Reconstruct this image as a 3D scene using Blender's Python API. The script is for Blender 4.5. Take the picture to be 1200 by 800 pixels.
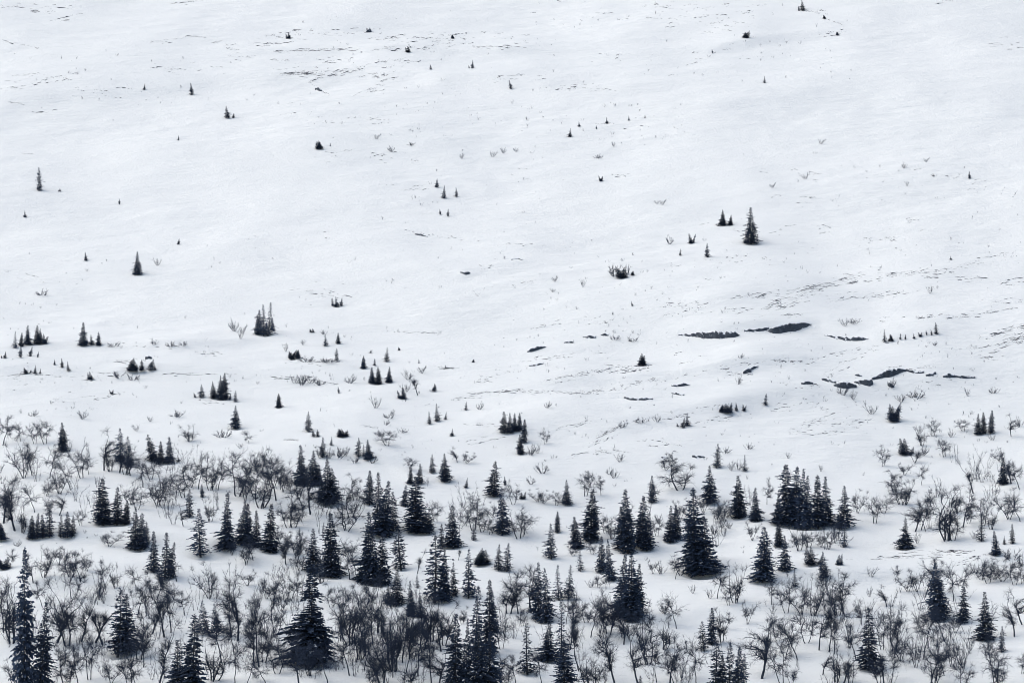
import bpy, math, random
import numpy as np

for o in list(bpy.data.objects):
    bpy.data.objects.remove(o, do_unlink=True)
scene = bpy.context.scene
COL = scene.collection

# ------------------------------------------------------------------ camera
HFOV = math.radians(8.5)
PITCH = math.radians(9.0)
F = 600.0 / math.tan(HFOV / 2)          # focal length in photo pixels (1200 wide)
cam_d = bpy.data.cameras.new('camera')
cam_d.sensor_fit = 'HORIZONTAL'
cam_d.angle = HFOV
cam_d.clip_start = 1.0
cam_d.clip_end = 20000.0
cam = bpy.data.objects.new('camera', cam_d)
COL.objects.link(cam)
cam.location = (0, 0, 0)
cam.rotation_euler = (math.pi / 2 + PITCH, 0, 0)
scene.camera = cam

# ------------------------------------------------------------------ sky, sun, exposure
SUN_EL = math.radians(52)
SUN_AZ = math.radians(-75)              # from +Y towards +X; light comes from the left of the picture
world = bpy.data.worlds.new('World')
scene.world = world
world.use_nodes = True
wn = world.node_tree
wn.nodes.clear()
w_out = wn.nodes.new('ShaderNodeOutputWorld')
w_bg = wn.nodes.new('ShaderNodeBackground')
w_sky = wn.nodes.new('ShaderNodeTexSky')
w_sky.sky_type = 'NISHITA'
w_sky.sun_disc = False
w_sky.sun_elevation = SUN_EL
w_sky.sun_rotation = SUN_AZ
w_sky.air_density = 1.0
w_sky.dust_density = 3.0
w_sky.ozone_density = 1.0
w_bg.inputs['Strength'].default_value = 0.10
wn.links.new(w_sky.outputs[0], w_bg.inputs['Color'])
wn.links.new(w_bg.outputs[0], w_out.inputs['Surface'])

sun_d = bpy.data.lights.new('sun', 'SUN')
sun_d.energy = 1.4
sun_d.angle = math.radians(90)
sun_d.color = (1.0, 0.97, 0.88)
sun = bpy.data.objects.new('sun', sun_d)
COL.objects.link(sun)
sun.location = (-300, 600, 500)
from mathutils import Vector
sdir = Vector((math.sin(SUN_AZ) * math.cos(SUN_EL), math.cos(SUN_AZ) * math.cos(SUN_EL), math.sin(SUN_EL)))
sun.rotation_euler = sdir.to_track_quat('Z', 'Y').to_euler()

vs = scene.view_settings
vs.view_transform = 'Standard'
vs.look = 'None'
vs.gamma = 1.0
vs.use_curve_mapping = False
vs.exposure = 0.64
scene.render.engine = 'CYCLES'
scene.cycles.use_denoising = True
scene.cycles.filter_width = 0.9
scene.cycles.use_adaptive_sampling = False
scene.cycles.sample_clamp_indirect = 3.0
scene.cycles.max_bounces = 6
scene.cycles.diffuse_bounces = 4
scene.render.resolution_x = 1024
scene.render.resolution_y = 682

# ------------------------------------------------------------------ materials
def mat(name):
    m = bpy.data.materials.new(name)
    m.use_nodes = True
    nt = m.node_tree
    b = nt.nodes['Principled BSDF']
    return m, nt, b

def node(nt, kind, **kw):
    n = nt.nodes.new(kind)
    for k, v in kw.items():
        if k in n.inputs:
            n.inputs[k].default_value = v
        else:
            setattr(n, k, v)
    return n

def ramp(nt, stops):
    r = nt.nodes.new('ShaderNodeValToRGB')
    els = r.color_ramp.elements
    while len(els) < len(stops):
        els.new(0.5)
    for e, (p, c) in zip(els, stops):
        e.position = p
        e.color = (*c, 1)
    return r

def make_materials():
    M = {}
    # snow sheet: faint tint drift, wind-packed grain as fine relief
    m, nt, b = mat('snow')
    L = nt.links.new
    tc = node(nt, 'ShaderNodeTexCoord')
    n1 = node(nt, 'ShaderNodeTexNoise', Scale=0.02, Detail=4.0)
    L(tc.outputs['Object'], n1.inputs['Vector'])
    r1 = ramp(nt, [(0.3, (0.79, 0.818, 0.815)), (0.7, (0.825, 0.848, 0.842))])
    L(n1.outputs['Fac'], r1.inputs['Fac'])
    L(r1.outputs['Color'], b.inputs['Base Color'])
    b.inputs['Roughness'].default_value = 0.85
    b.inputs['Specular IOR Level'].default_value = 0.15
    mp = node(nt, 'ShaderNodeMapping')
    mp.inputs['Rotation'].default_value = (0, 0, math.radians(28))
    mp.inputs['Scale'].default_value = (0.6, 1.2, 1.0)
    L(tc.outputs['Object'], mp.inputs['Vector'])
    n2 = node(nt, 'ShaderNodeTexNoise', Scale=0.9, Detail=7.0, Roughness=0.62)
    L(mp.outputs['Vector'], n2.inputs['Vector'])
    n3 = node(nt, 'ShaderNodeTexNoise', Scale=3.5, Detail=5.0, Roughness=0.7)
    L(tc.outputs['Object'], n3.inputs['Vector'])
    mx = node(nt, 'ShaderNodeMath', operation='MULTIPLY_ADD')
    L(n3.outputs['Fac'], mx.inputs[0])
    mx.inputs[1].default_value = 0.5
    L(n2.outputs['Fac'], mx.inputs[2])
    bp = node(nt, 'ShaderNodeBump', Strength=0.9, Distance=0.3)
    L(mx.outputs[0], bp.inputs['Height'])
    L(bp.outputs['Normal'], b.inputs['Normal'])
    M['snow'] = m
    # snow lying on branches
    m, nt, b = mat('branch_snow')
    L = nt.links.new
    tc = node(nt, 'ShaderNodeTexCoord')
    n1 = node(nt, 'ShaderNodeTexNoise', Scale=6.0, Detail=3.0)
    L(tc.outputs['Object'], n1.inputs['Vector'])
    r1 = ramp(nt, [(0.3, (0.72, 0.75, 0.78)), (0.7, (0.84, 0.86, 0.87))])
    L(n1.outputs['Fac'], r1.inputs['Fac'])
    L(r1.outputs['Color'], b.inputs['Base Color'])
    b.inputs['Roughness'].default_value = 0.9
    M['branch_snow'] = m
    # spruce needles
    m, nt, b = mat('needles')
    L = nt.links.new
    tc = node(nt, 'ShaderNodeTexCoord')
    oi = node(nt, 'ShaderNodeObjectInfo')
    n1 = node(nt, 'ShaderNodeTexNoise', Scale=1.4, Detail=4.0, Roughness=0.65)
    L(tc.outputs['Object'], n1.inputs['Vector'])
    r1 = ramp(nt, [(0.32, (0.020, 0.033, 0.062)), (0.5, (0.031, 0.050, 0.088)), (0.72, (0.052, 0.074, 0.115))])
    L(n1.outputs['Fac'], r1.inputs['Fac'])
    hv = node(nt, 'ShaderNodeHueSaturation')
    mr = node(nt, 'ShaderNodeMapRange')
    mr.inputs['To Min'].default_value = 0.75
    mr.inputs['To Max'].default_value = 1.35
    L(oi.outputs['Random'], mr.inputs['Value'])
    L(mr.outputs['Result'], hv.inputs['Value'])
    L(r1.outputs['Color'], hv.inputs['Color'])
    L(hv.outputs['Color'], b.inputs['Base Color'])
    b.inputs['Roughness'].default_value = 0.75
    b.inputs['Specular IOR Level'].default_value = 0.15
    M['needles'] = m
    # barks
    for nm, lo, hi in (('spruce_bark', (0.03, 0.036, 0.048), (0.07, 0.075, 0.085)),
                       ('birch_bark', (0.020, 0.028, 0.045), (0.068, 0.080, 0.102)),
                       ('birch_twig', (0.017, 0.027, 0.050), (0.040, 0.053, 0.084)),
                       ('heath', (0.05, 0.058, 0.072), (0.13, 0.13, 0.14))):
        m, nt, b = mat(nm)
        L = nt.links.new
        tc = node(nt, 'ShaderNodeTexCoord')
        n1 = node(nt, 'ShaderNodeTexNoise', Scale=2.5, Detail=5.0, Roughness=0.7)
        L(tc.outputs['Object'], n1.inputs['Vector'])
        r1 = ramp(nt, [(0.35, lo), (0.68, hi)])
        L(n1.outputs['Fac'], r1.inputs['Fac'])
        L(r1.outputs['Color'], b.inputs['Base Color'])
        b.inputs['Roughness'].default_value = 0.85
        b.inputs['Specular IOR Level'].default_value = 0.1
        M[nm] = m
    # rock with snow caught on its flat places
    m, nt, b = mat('rock')
    L = nt.links.new
    tc = node(nt, 'ShaderNodeTexCoord')
    ge = node(nt, 'ShaderNodeNewGeometry')
    n1 = node(nt, 'ShaderNodeTexNoise', Scale=2.2, Detail=10.0, Roughness=0.72)
    L(tc.outputs['Object'], n1.inputs['Vector'])
    r1 = ramp(nt, [(0.3, (0.030, 0.040, 0.055)), (0.5, (0.046, 0.060, 0.080)), (0.70, (0.10, 0.118, 0.14))])
    L(n1.outputs['Fac'], r1.inputs['Fac'])
    sx = node(nt, 'ShaderNodeSeparateXYZ')
    L(ge.outputs['Normal'], sx.inputs[0])
    n2 = node(nt, 'ShaderNodeTexNoise', Scale=2.6, Detail=6.0, Roughness=0.75)
    L(tc.outputs['Object'], n2.inputs['Vector'])
    ad = node(nt, 'ShaderNodeMath', operation='MULTIPLY_ADD')
    L(n2.outputs['Fac'], ad.inputs[0])
    ad.inputs[1].default_value = 1.5
    L(sx.outputs['Z'], ad.inputs[2])
    r2 = ramp(nt, [(0.425, (0, 0, 0)), (0.46, (1, 1, 1))])
    mr = node(nt, 'ShaderNodeMapRange')
    mr.inputs['From Max'].default_value = 3.0
    L(ad.outputs[0], mr.inputs['Value'])
    L(mr.outputs['Result'], r2.inputs['Fac'])
    mix = node(nt, 'ShaderNodeMix', data_type='RGBA')
    L(r2.outputs['Color'], mix.inputs[0])
    L(r1.outputs['Color'], mix.inputs[6])
    mix.inputs[7].default_value = (0.80, 0.83, 0.85, 1)
    L(mix.outputs[2], b.inputs['Base Color'])
    b.inputs['Roughness'].default_value = 0.85
    bp = node(nt, 'ShaderNodeBump', Strength=0.8, Distance=0.1)
    L(n1.outputs['Fac'], bp.inputs['Height'])
    L(bp.outputs['Normal'], b.inputs['Normal'])
    M['rock'] = m
    return M
M = make_materials()

# ------------------------------------------------------------------ terrain
def _hash(ix, iy, s):
    h = (ix.astype(np.int64) * 374761393 + iy.astype(np.int64) * 668265263 + s * 974634777) & 0xFFFFFFFF
    h = ((h ^ (h >> 13)) * 1274126177) & 0xFFFFFFFF
    return ((h ^ (h >> 16)) & 0xFFFF) / 65536.0

def perlin(x, y, s=0):
    ix = np.floor(x); iy = np.floor(y)
    fx = x - ix; fy = y - iy
    u = fx * fx * fx * (fx * (fx * 6 - 15) + 10)
    v = fy * fy * fy * (fy * (fy * 6 - 15) + 10)
    def g(dx, dy):
        a = _hash(ix + dx, iy + dy, s) * 2 * np.pi
        return np.cos(a) * (fx - dx) + np.sin(a) * (fy - dy)
    n0 = g(0, 0) * (1 - u) + g(1, 0) * u
    n1 = g(0, 1) * (1 - u) + g(1, 1) * u
    return (n0 * (1 - v) + n1 * v) * 1.41

def softplus(t, w):
    return w * np.logaddexp(0, t / w)

def zbase(y):
    z = -25 + 0.413 * softplus(y - 457, 40.0) + 17 * np.exp(-(y / 90.0) ** 2)
    return z - 0.33 * softplus(y - 1500, 60.0)

def pix_base(u, v):
    """photo pixel to the plain slope (used only to seat the drifts and knolls of the terrain)"""
    ys = np.linspace(600, 1400, 3200)
    a = (400 - v) / F
    tz = (math.sin(PITCH) + a * math.cos(PITCH)) / (math.cos(PITCH) - a * math.sin(PITCH))
    y = ys[np.argmax(zbase(ys) > tz * ys)]
    x = (u - 600) / F * y / (math.cos(PITCH) - a * math.sin(PITCH))
    return x, y

# knolls and drift lips: polyline in the picture, height, width down-slope, width up-slope
LIPS = []
def lip(pts, amp, down, up):
    LIPS.append(([pix_base(u, v) for u, v in pts], amp * 1.35, down, up))
lip([(-60, 628), (60, 634), (160, 642), (260, 652), (330, 668)], 1.1, 2.0, 16)
lip([(-40, 700), (90, 690), (170, 706)], 0.6, 2.5, 9)
lip([(330, 690), (420, 688), (520, 704), (600, 700)], 0.8, 2.2, 11)
lip([(600, 735), (700, 740), (820, 700), (930, 690)], 0.7, 3.0, 12)
lip([(880, 665), (1000, 662), (1120, 648), (1230, 640)], 1.0, 2.6, 15)
lip([(500, 640), (580, 650), (660, 655)], 0.6, 2.0, 9)
lip([(640, 500), (720, 506), (800, 490), (900, 470), (1000, 458), (1120, 440)], 1.2, 4.0, 22)
lip([(600, 470), (700, 460), (780, 452), (880, 440), (960, 428)], 0.8, 3.0, 14)
lip([(740, 372), (880, 352), (1000, 332), (1100, 318), (1240, 296)], 0.85, 11.0, 34)
lip([(780, 396), (840, 398), (900, 392), (960, 386), (1030, 402), (1110, 396), (1200, 400)], 0.9, 3.0, 16)
lip([(-30, 440), (80, 438), (180, 442), (300, 448), (380, 452)], 0.9, 3.0, 18)
lip([(0, 408), (110, 406), (200, 412), (310, 396), (400, 404)], 0.6, 3.0, 14)
lip([(420, 300), (540, 322), (620, 306)], 0.6, 4.0, 16)
lip([(290, 92), (370, 90), (430, 86), (560, 100), (640, 106)], 1.1, 5.0, 20)
lip([(300, 60), (400, 58), (520, 62), (640, 58)], 0.8, 4.0, 14)
lip([(0, 120), (120, 112), (250, 96)], 0.7, 5.0, 18)
lip([(830, 60), (930, 40), (1010, 36)], 0.8, 4.0, 18)
lip([(320, 545), (420, 542), (520, 570)], 0.6, 2.5, 10)
lip([(560, 520), (650, 508), (740, 520)], 0.6, 3.0, 12)

def H(x, y):
    x = np.asarray(x, float); y = np.asarray(y, float)
    z = zbase(y)
    near = np.clip((y - 560) / 80.0, 0, 1)
    n = 2.0 * perlin(x / 85 + 3.1, y / 120 + 7.7, 1)
    n += 1.0 * perlin(x / 34 + 1.3, y / 46 + 2.2, 2)
    n += 0.36 * perlin(x / 13 + 9.3, y / 19 + 4.2, 3)
    # wind drift, running slightly across the slope
    a = x * 0.94 + y * 0.34; c = -x * 0.34 + y * 0.94
    patch = np.clip(0.5 + 1.3 * perlin(x / 28 + 5.5, y / 40 + 1.5, 8), 0.05, 1.2)
    n += 0.15 * perlin(a / 7.5, c / 5.2, 4)
    n += 0.085 * patch * perlin(a / 3.0 + 0.4 * perlin(x / 6, y / 6, 9), c / 2.2, 5)
    z = z + n * near
    for pts, amp, dn, up in LIPS:
        px = np.array([p[0] for p in pts]); py = np.array([p[1] for p in pts])
        k = np.argsort(px); px = px[k]; py = py[k]
        m = (x > px[0] - 25) & (x < px[-1] + 25)
        if not m.any():
            continue
        xm = x[m]
        d = y[m] - np.interp(xm, px, py) + 0.8 * perlin(xm / 4.0, xm * 0 + 0.5, 6)
        ends = np.clip((xm - px[0] + 10) / 20, 0, 1) * np.clip((px[-1] + 10 - xm) / 20, 0, 1)
        ends = ends * ends * (3 - 2 * ends) * (0.75 + 0.5 * perlin(xm / 16, xm * 0 + 3.5, 7))
        prof = np.where(d < 0, np.exp(-(d / dn) ** 2), np.exp(-(d / up) ** 2))
        z[m] += amp * ends * prof
    return z

XF = np.arange(-100, 100.01, 0.5)
YF = np.arange(640, 1150.01, 0.55)
XS = np.concatenate([[-6000, -3000, -1500, -800, -450, -280, -190, -140, -115], XF, [115, 140, 190, 280, 450, 800, 1500, 3000, 6000]])
YS = np.concatenate([[-6000, -2500, -900, -400], np.arange(-200, 500, 20), np.arange(500, 639, 4), YF, np.arange(1155, 1500, 8), [1520, 1600, 1700, 1900, 2300, 3000, 4500]])
_X, _Y = np.meshgrid(XS, YS)
GZ = H(_X.ravel(), _Y.ravel()).reshape(_X.shape)
_i0 = int(np.searchsorted(XS, -100 - 1e-6)); _j0 = int(np.searchsorted(YS, 640 - 1e-6))
FZ = GZ[_j0:_j0 + len(YF), _i0:_i0 + len(XF)]

def G(x, y):
    """height of the snow sheet itself (bilinear on its fine grid)"""
    fx = np.clip((np.asarray(x, float) + 100) / 0.5, 0, len(XF) - 1.001)
    fy = np.clip((np.asarray(y, float) - 640) / 0.55, 0, len(YF) - 1.001)
    i = fx.astype(int); j = fy.astype(int); a = fx - i; b = fy - j
    return (FZ[j, i] * (1 - a) + FZ[j, i + 1] * a) * (1 - b) + (FZ[j + 1, i] * (1 - a) + FZ[j + 1, i + 1] * a) * b

def ray(u, v):
    a = (np.asarray(u, float) - 600) / F
    b = (400 - np.asarray(v, float)) / F
    return a, math.cos(PITCH) - b * math.sin(PITCH), math.sin(PITCH) + b * math.cos(PITCH)

def ground_at(us, vs_):
    """where the lines of sight through these photo pixels meet the snow; also metres per pixel there"""
    us = np.asarray(us, float); vs_ = np.asarray(vs_, float)
    out = np.zeros((len(us), 3)); mpp = np.zeros(len(us))
    ys = np.arange(642, 1140, 0.8)
    for s in range(0, len(us), 400):
        u = us[s:s + 400]; v = vs_[s:s + 400]
        a, b, c = ray(u, v)
        t = ys[None, :] / b[:, None]
        X = a[:, None] * t; Z = c[:, None] * t
        Y = np.broadcast_to(ys[None, :], X.shape)
        g = G(X, Y)
        hit = np.argmax(g >= Z, axis=1)
        hit = np.maximum(hit, 1)
        i = np.arange(len(u))
        d0 = Z[i, hit - 1] - g[i, hit - 1]; d1 = g[i, hit] - Z[i, hit]
        f = d0 / np.maximum(d0 + d1, 1e-6)
        tt = t[i, hit - 1] * (1 - f) + t[i, hit] * f
        out[s:s + 400, 0] = a * tt; out[s:s + 400, 1] = b * tt
        out[s:s + 400, 2] = G(a * tt, b * tt)
        mpp[s:s + 400] = tt / F
    return out, mpp

def mesh_from(name, V, faces, mats, smooth=False):
    me = bpy.data.meshes.new(name)
    me.from_pydata([tuple(p) for p in V], [], faces)
    for m in (mats if isinstance(mats, (list, tuple)) else [mats]):
        me.materials.append(m)
    if smooth:
        me.polygons.foreach_set('use_smooth', [True] * len(me.polygons))
    me.update()
    return me

def link(name, me, parent=None):
    o = bpy.data.objects.new(name, me)
    COL.objects.link(o)
    if parent is not None:
        o.parent = parent
    return o

def build_ground():
    nx, ny = len(XS), len(YS)
    V = np.stack([_X.ravel(), _Y.ravel(), GZ.ravel()], 1).astype(np.float32)
    i = np.arange(nx * ny).reshape(ny, nx)
    q = np.stack([i[:-1, :-1], i[:-1, 1:], i[1:, 1:], i[1:, :-1]], -1).reshape(-1, 4)
    me = bpy.data.meshes.new('snow_ground')
    me.vertices.add(len(V)); me.vertices.foreach_set('co', V.ravel())
    me.loops.add(q.size); me.loops.foreach_set('vertex_index', q.ravel().astype(np.int32))
    me.polygons.add(len(q)); me.polygons.foreach_set('loop_start', np.arange(0, q.size, 4, dtype=np.int32))
    me.update(calc_edges=True)
    me.polygons.foreach_set('use_smooth', np.ones(len(q), dtype=bool))
    me.materials.append(M['snow'])
    o = link('snow_ground', me)
    o['kind'] = 'structure'
    o['label'] = 'wind packed snow covering the whole open mountain slope'
build_ground()
# ------------------------------------------------------------------ plant prototypes (mesh data shared by the copies)
class MB:
    def __init__(self):
        self.V = []; self.Fc = []
    def tube(self, pts, rad, sides=5, tip=False):
        base = len(self.V)
        n = len(pts)
        for i, p in enumerate(pts):
            d = (pts[min(i + 1, n - 1)] - pts[max(i - 1, 0)])
            d = d / (np.linalg.norm(d) + 1e-9)
            a = np.cross(d, (0.31, 0.95, 0.05)); a /= (np.linalg.norm(a) + 1e-9)
            b = np.cross(d, a)
            if tip and i == n - 1:
                self.V.append(p)
            else:
                for k in range(sides):
                    t = 2 * math.pi * k / sides
                    self.V.append(p + rad[i] * (math.cos(t) * a + math.sin(t) * b))
        for i in range(n - 1):
            for k in range(sides):
                k2 = (k + 1) % sides
                if tip and i == n - 2:
                    self.Fc.append((base + i * sides + k, base + i * sides + k2, base + (i + 1) * sides))
                else:
                    self.Fc.append((base + i * sides + k, base + i * sides + k2, base + (i + 1) * sides + k2, base + (i + 1) * sides + k))
    def kite(self, p, d, w, L, wd):
        b = len(self.V)
        self.V += [p, p + d * L * 0.45 + w * wd, p + d * L, p + d * L * 0.45 - w * wd]
        self.Fc.append((b, b + 1, b + 2, b + 3))
    def lump(self, p, d, L, wd, h):
        s = np.array([-d[1], d[0], 0.0]); s /= (np.linalg.norm(s) + 1e-9)
        b = len(self.V)
        up = np.array([0, 0, 1.0])
        self.V += [p - d * L / 2, p + s * wd, p + d * L / 2, p - s * wd, p + up * h]
        self.Fc += [(b, b + 1, b + 4), (b + 1, b + 2, b + 4), (b + 2, b + 3, b + 4), (b + 3, b, b + 4)]
    def mesh(self, name, m, smooth=False):
        return mesh_from(name, self.V, self.Fc, m, smooth)
    def size(self):
        A = np.array(self.V)
        return A

def unit(v):
    return v / (np.linalg.norm(v) + 1e-9)

def prof_dense(t):   return 0.185 * (1 - t) ** 0.8 * min(1, 0.62 + t * 4)
def prof_slender(t): return (0.115 * (1 - t) ** 0.55 if t < 0.62 else 0.068 * ((1 - t) / 0.38) ** 0.75) * min(1, 0.6 + t * 4)
def prof_open(t):    return 0.165 * (1 - t) ** 0.75 * min(1, 0.55 + t * 3)
def prof_bush(t):    return 0.36 * (1 - t) ** 0.55 * min(1, 0.7 + t * 2)
def prof_skirt(t):   return (0.30 * (1 - t / 0.5) ** 0.6 + 0.05 if t < 0.45 else 0.085 * ((1 - t) / 0.55) ** 0.8)
def prof_neck(t):    return 0.20 * max(0.02, 1 - (t / 0.60) ** 2.2) ** 0.5 * min(1, .55 + t * 3) if t < .585 else (0.015 if t < .645 else 0.115 * ((1 - t) / .355) ** .85)
def prof_wide(t):    return 0.42 * max(0.0, 1 - t ** 1.6) ** 0.6 * min(1, 0.5 + t * 1.8)
def prof_spire(t):   return (0.155 * (1 - t) ** 0.5 if t < 0.55 else 0.04 + 0.065 * ((1 - t) / 0.45) ** 1.2) * min(1, 0.6 + t * 4)
PROF = {'d': prof_dense, 's': prof_slender, 'o': prof_open, 'b': prof_bush, 'k': prof_skirt, 'w': prof_wide, 'n': prof_neck, 't': prof_spire}

def make_spruce(kind, seed, Ht=10.0, gap=0.0, snow=0.05, dens=1.0, rag=0.38, bole=1.0):
    """returns dict of meshes: trunk, crown, snow_load; width and height in metres"""
    R = random.Random(seed)
    prof = PROF[kind]
    tr = MB(); cr = MB(); sn = MB()
    bend = (R.uniform(-.015, .015) * Ht, R.uniform(-.015, .015) * Ht)
    def axis(t):
        return np.array([bend[0] * math.sin(t * 2.6), bend[1] * math.sin(t * 2.2), t * Ht])
    zz = np.linspace(-0.04, 0.985, 12)
    r0 = 0.013 * Ht * bole
    tr.tube([axis(t) for t in zz], [r0 * (1 - 0.93 * max(t, 0)) for t in zz], 6)
    t = {'d': 0.02, 's': 0.04, 'o': 0.05, 'b': 0.0, 'k': 0.02, 'w': 0.06, 't': 0.03, 'n': 0.03}[kind]
    lobe = [(R.uniform(0, 6.28), R.uniform(0.0, 0.34)) for _ in range(4)]
    lastgap = 0
    waves = [(R.choice([1, 1, 2, 2, 3]), R.uniform(1.5, 11), R.uniform(0, 6.28), R.uniform(.25, .6)) for _ in range(7)]
    pex = R.uniform(0.82, 1.22); pbulge = R.uniform(-.25, .25); pph = R.uniform(0, 6.28)
    def nz(az, t):
        return sum(A * math.sin(k * az + m * 6.283 * t + ph) for k, m, ph, A in waves)
    while t < 0.985:
        r = min(prof(t) * (1 - t) ** (pex - 1) * (1 + pbulge * math.sin(t * 5 + pph)), (0.42 if kind in 'bwk' else 0.60 if kind == 'n' else 0.24) * (1 - t) + 0.004) * Ht
        lw = 1.0 + 0.15 * math.sin(t * 23 + lobe[0][0]) * R.uniform(0.3, 1)
        if gap and R.random() < gap and t > 0.12 and lastgap <= 0:
            lastgap = 2
        if lastgap > 0:
            lw *= 0.5
            lastgap -= 1
        nb = int(max(4, round((5.5 + r * 2.6) * dens)))
        for k in range(int((3 + r * 7) * dens)):
            az = R.uniform(0, 6.28); rr = r * 0.62 * math.sqrt(R.random())
            q = axis(t) + np.array([math.cos(az) * rr, math.sin(az) * rr, R.uniform(-.15, .1) - rr * .3])
            d = unit(np.array([math.cos(az) * R.uniform(.2, 1), math.sin(az) * R.uniform(.2, 1), R.uniform(-.9, .2)]))
            ll = (0.16 + 0.18 * r) * R.uniform(.7, 1.3)
            cr.kite(q, d, unit(np.cross(d, (R.uniform(-1, 1), R.uniform(-1, 1), R.uniform(-.5, .5)))), min(ll, .5), min(ll, .5) * .32)
        a0 = R.uniform(0, 6.28)
        for k in range(nb):
            az = a0 + 6.283 * k / nb + R.uniform(-.3, .3)
            L = r * lw * R.uniform(0.62, 1.12) * (1 + lobe[1][1] * math.cos(az - lobe[1][0]) * (1 if t < .5 else .4))
            L *= min(1.22 + .35 * t, max(0.3, 1 + rag * nz(az, t)))
            if R.random() < 0.06 and t > .12:
                L *= 1.3
            if kind == 'o' and R.random() < 0.22:
                L *= 0.45
            L = max(L, (0.5 * (1 - t) + 0.06) * Ht / 10)
            p0 = axis(min(0.99, max(0, t + R.uniform(-.016, .016))))
            out = np.array([math.cos(az), math.sin(az), 0])
            up0 = 0.45 * (t ** 2.2) - 0.38 * (1 - t) + R.uniform(-.2, .2)
            sag = -0.22 * (1 - t * 0.6)
            def P(s):
                return p0 + out * L * s + np.array([0, 0, L * (up0 * s + sag * s * s * (1 - 0.55 * s))])
            if L > 0.5:
                cr.tube([P(0), P(0.55), P(0.95)], [0.022, 0.014, 0.004], 3, True)
            ns = max(2, int(L / 0.15 * dens) + 1)
            side = np.array([-out[1], out[0], 0])
            for j in range(ns):
                s = (j + 0.6) / ns
                s = 0.10 + 0.88 * s
                q = P(s)
                fwd = unit(P(min(1, s + .05)) - P(s - .05))
                for sg in ((-1, 1) if s < 0.9 else (0,)):
                    d = unit(fwd * R.uniform(0.55, 1.1) + side * sg * R.uniform(0.4, 0.95) + np.array([0, 0, R.uniform(-0.75, 0.05)]))
                    wv = unit(np.cross(d, np.array([R.uniform(-1, 1), R.uniform(-1, 1), R.uniform(-.5, .8)])))
                    ll = (0.17 + 0.20 * L * (1 - s) + (0.07 if sg == 0 else 0)) * R.uniform(0.75, 1.3)
                    cr.kite(q, d, wv, min(ll, 0.62), min(ll, .55) * R.uniform(0.20, 0.34))
            if snow and L > 0.35 and R.random() < snow * 2.2:
                s = R.uniform(0.35, 0.9)
                fwd = unit(P(min(1, s + .05)) - P(s - .05))
                for e in range(R.randint(1, 2)):
                    q = P(min(0.98, s + e * 0.16)) + np.array([R.uniform(-.05, .05), R.uniform(-.05, .05), 0.05])
                    sn.lump(q, fwd, R.uniform(0.22, 0.42), R.uniform(0.07, 0.14), R.uniform(0.05, 0.10))
        t += (0.020 + 0.010 * R.random()) * (1.0 if Ht > 5 else 1.5) / (dens if dens < 1 else 1)
    # leader
    cr.tube([axis(0.95), axis(1.0)], [0.03, 0.008], 4, True)
    for k in range(26):
        tt = R.uniform(0.9, 1.0)
        az = R.uniform(0, 6.28)
        d = unit(np.array([math.cos(az), math.sin(az), R.uniform(0.1, 0.8)]))
        cr.kite(axis(tt), d, unit(np.cross(d, (R.uniform(-1, 1), R.uniform(-1, 1), 0.4))), R.uniform(.10, .24) * (1.6 - tt * .9), 0.05)
    A = np.array(cr.V)
    w = float(np.percentile(np.abs(A[:, 0]), 97) + np.percentile(np.abs(A[:, 1]), 97))
    d = dict(trunk=tr.mesh('spruce_trunk', M['spruce_bark'], True), crown=cr.mesh('spruce_crown', M['needles']), w=w, h=Ht, kind=kind)
    if sn.V:
        d['snow_load'] = sn.mesh('spruce_snow', M['branch_snow'])
    # trunk and crown in one mesh, for trees too small to show their parts
    nv = len(cr.V)
    me = mesh_from('small_spruce', cr.V + tr.V, cr.Fc + [tuple(i + nv for i in f) for f in tr.Fc], [M['needles'], M['spruce_bark']])
    mi = np.zeros(len(me.polygons), dtype=np.int32); mi[len(cr.Fc):] = 1
    me.polygons.foreach_set('material_index', mi)
    d['whole'] = me
    return d

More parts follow.
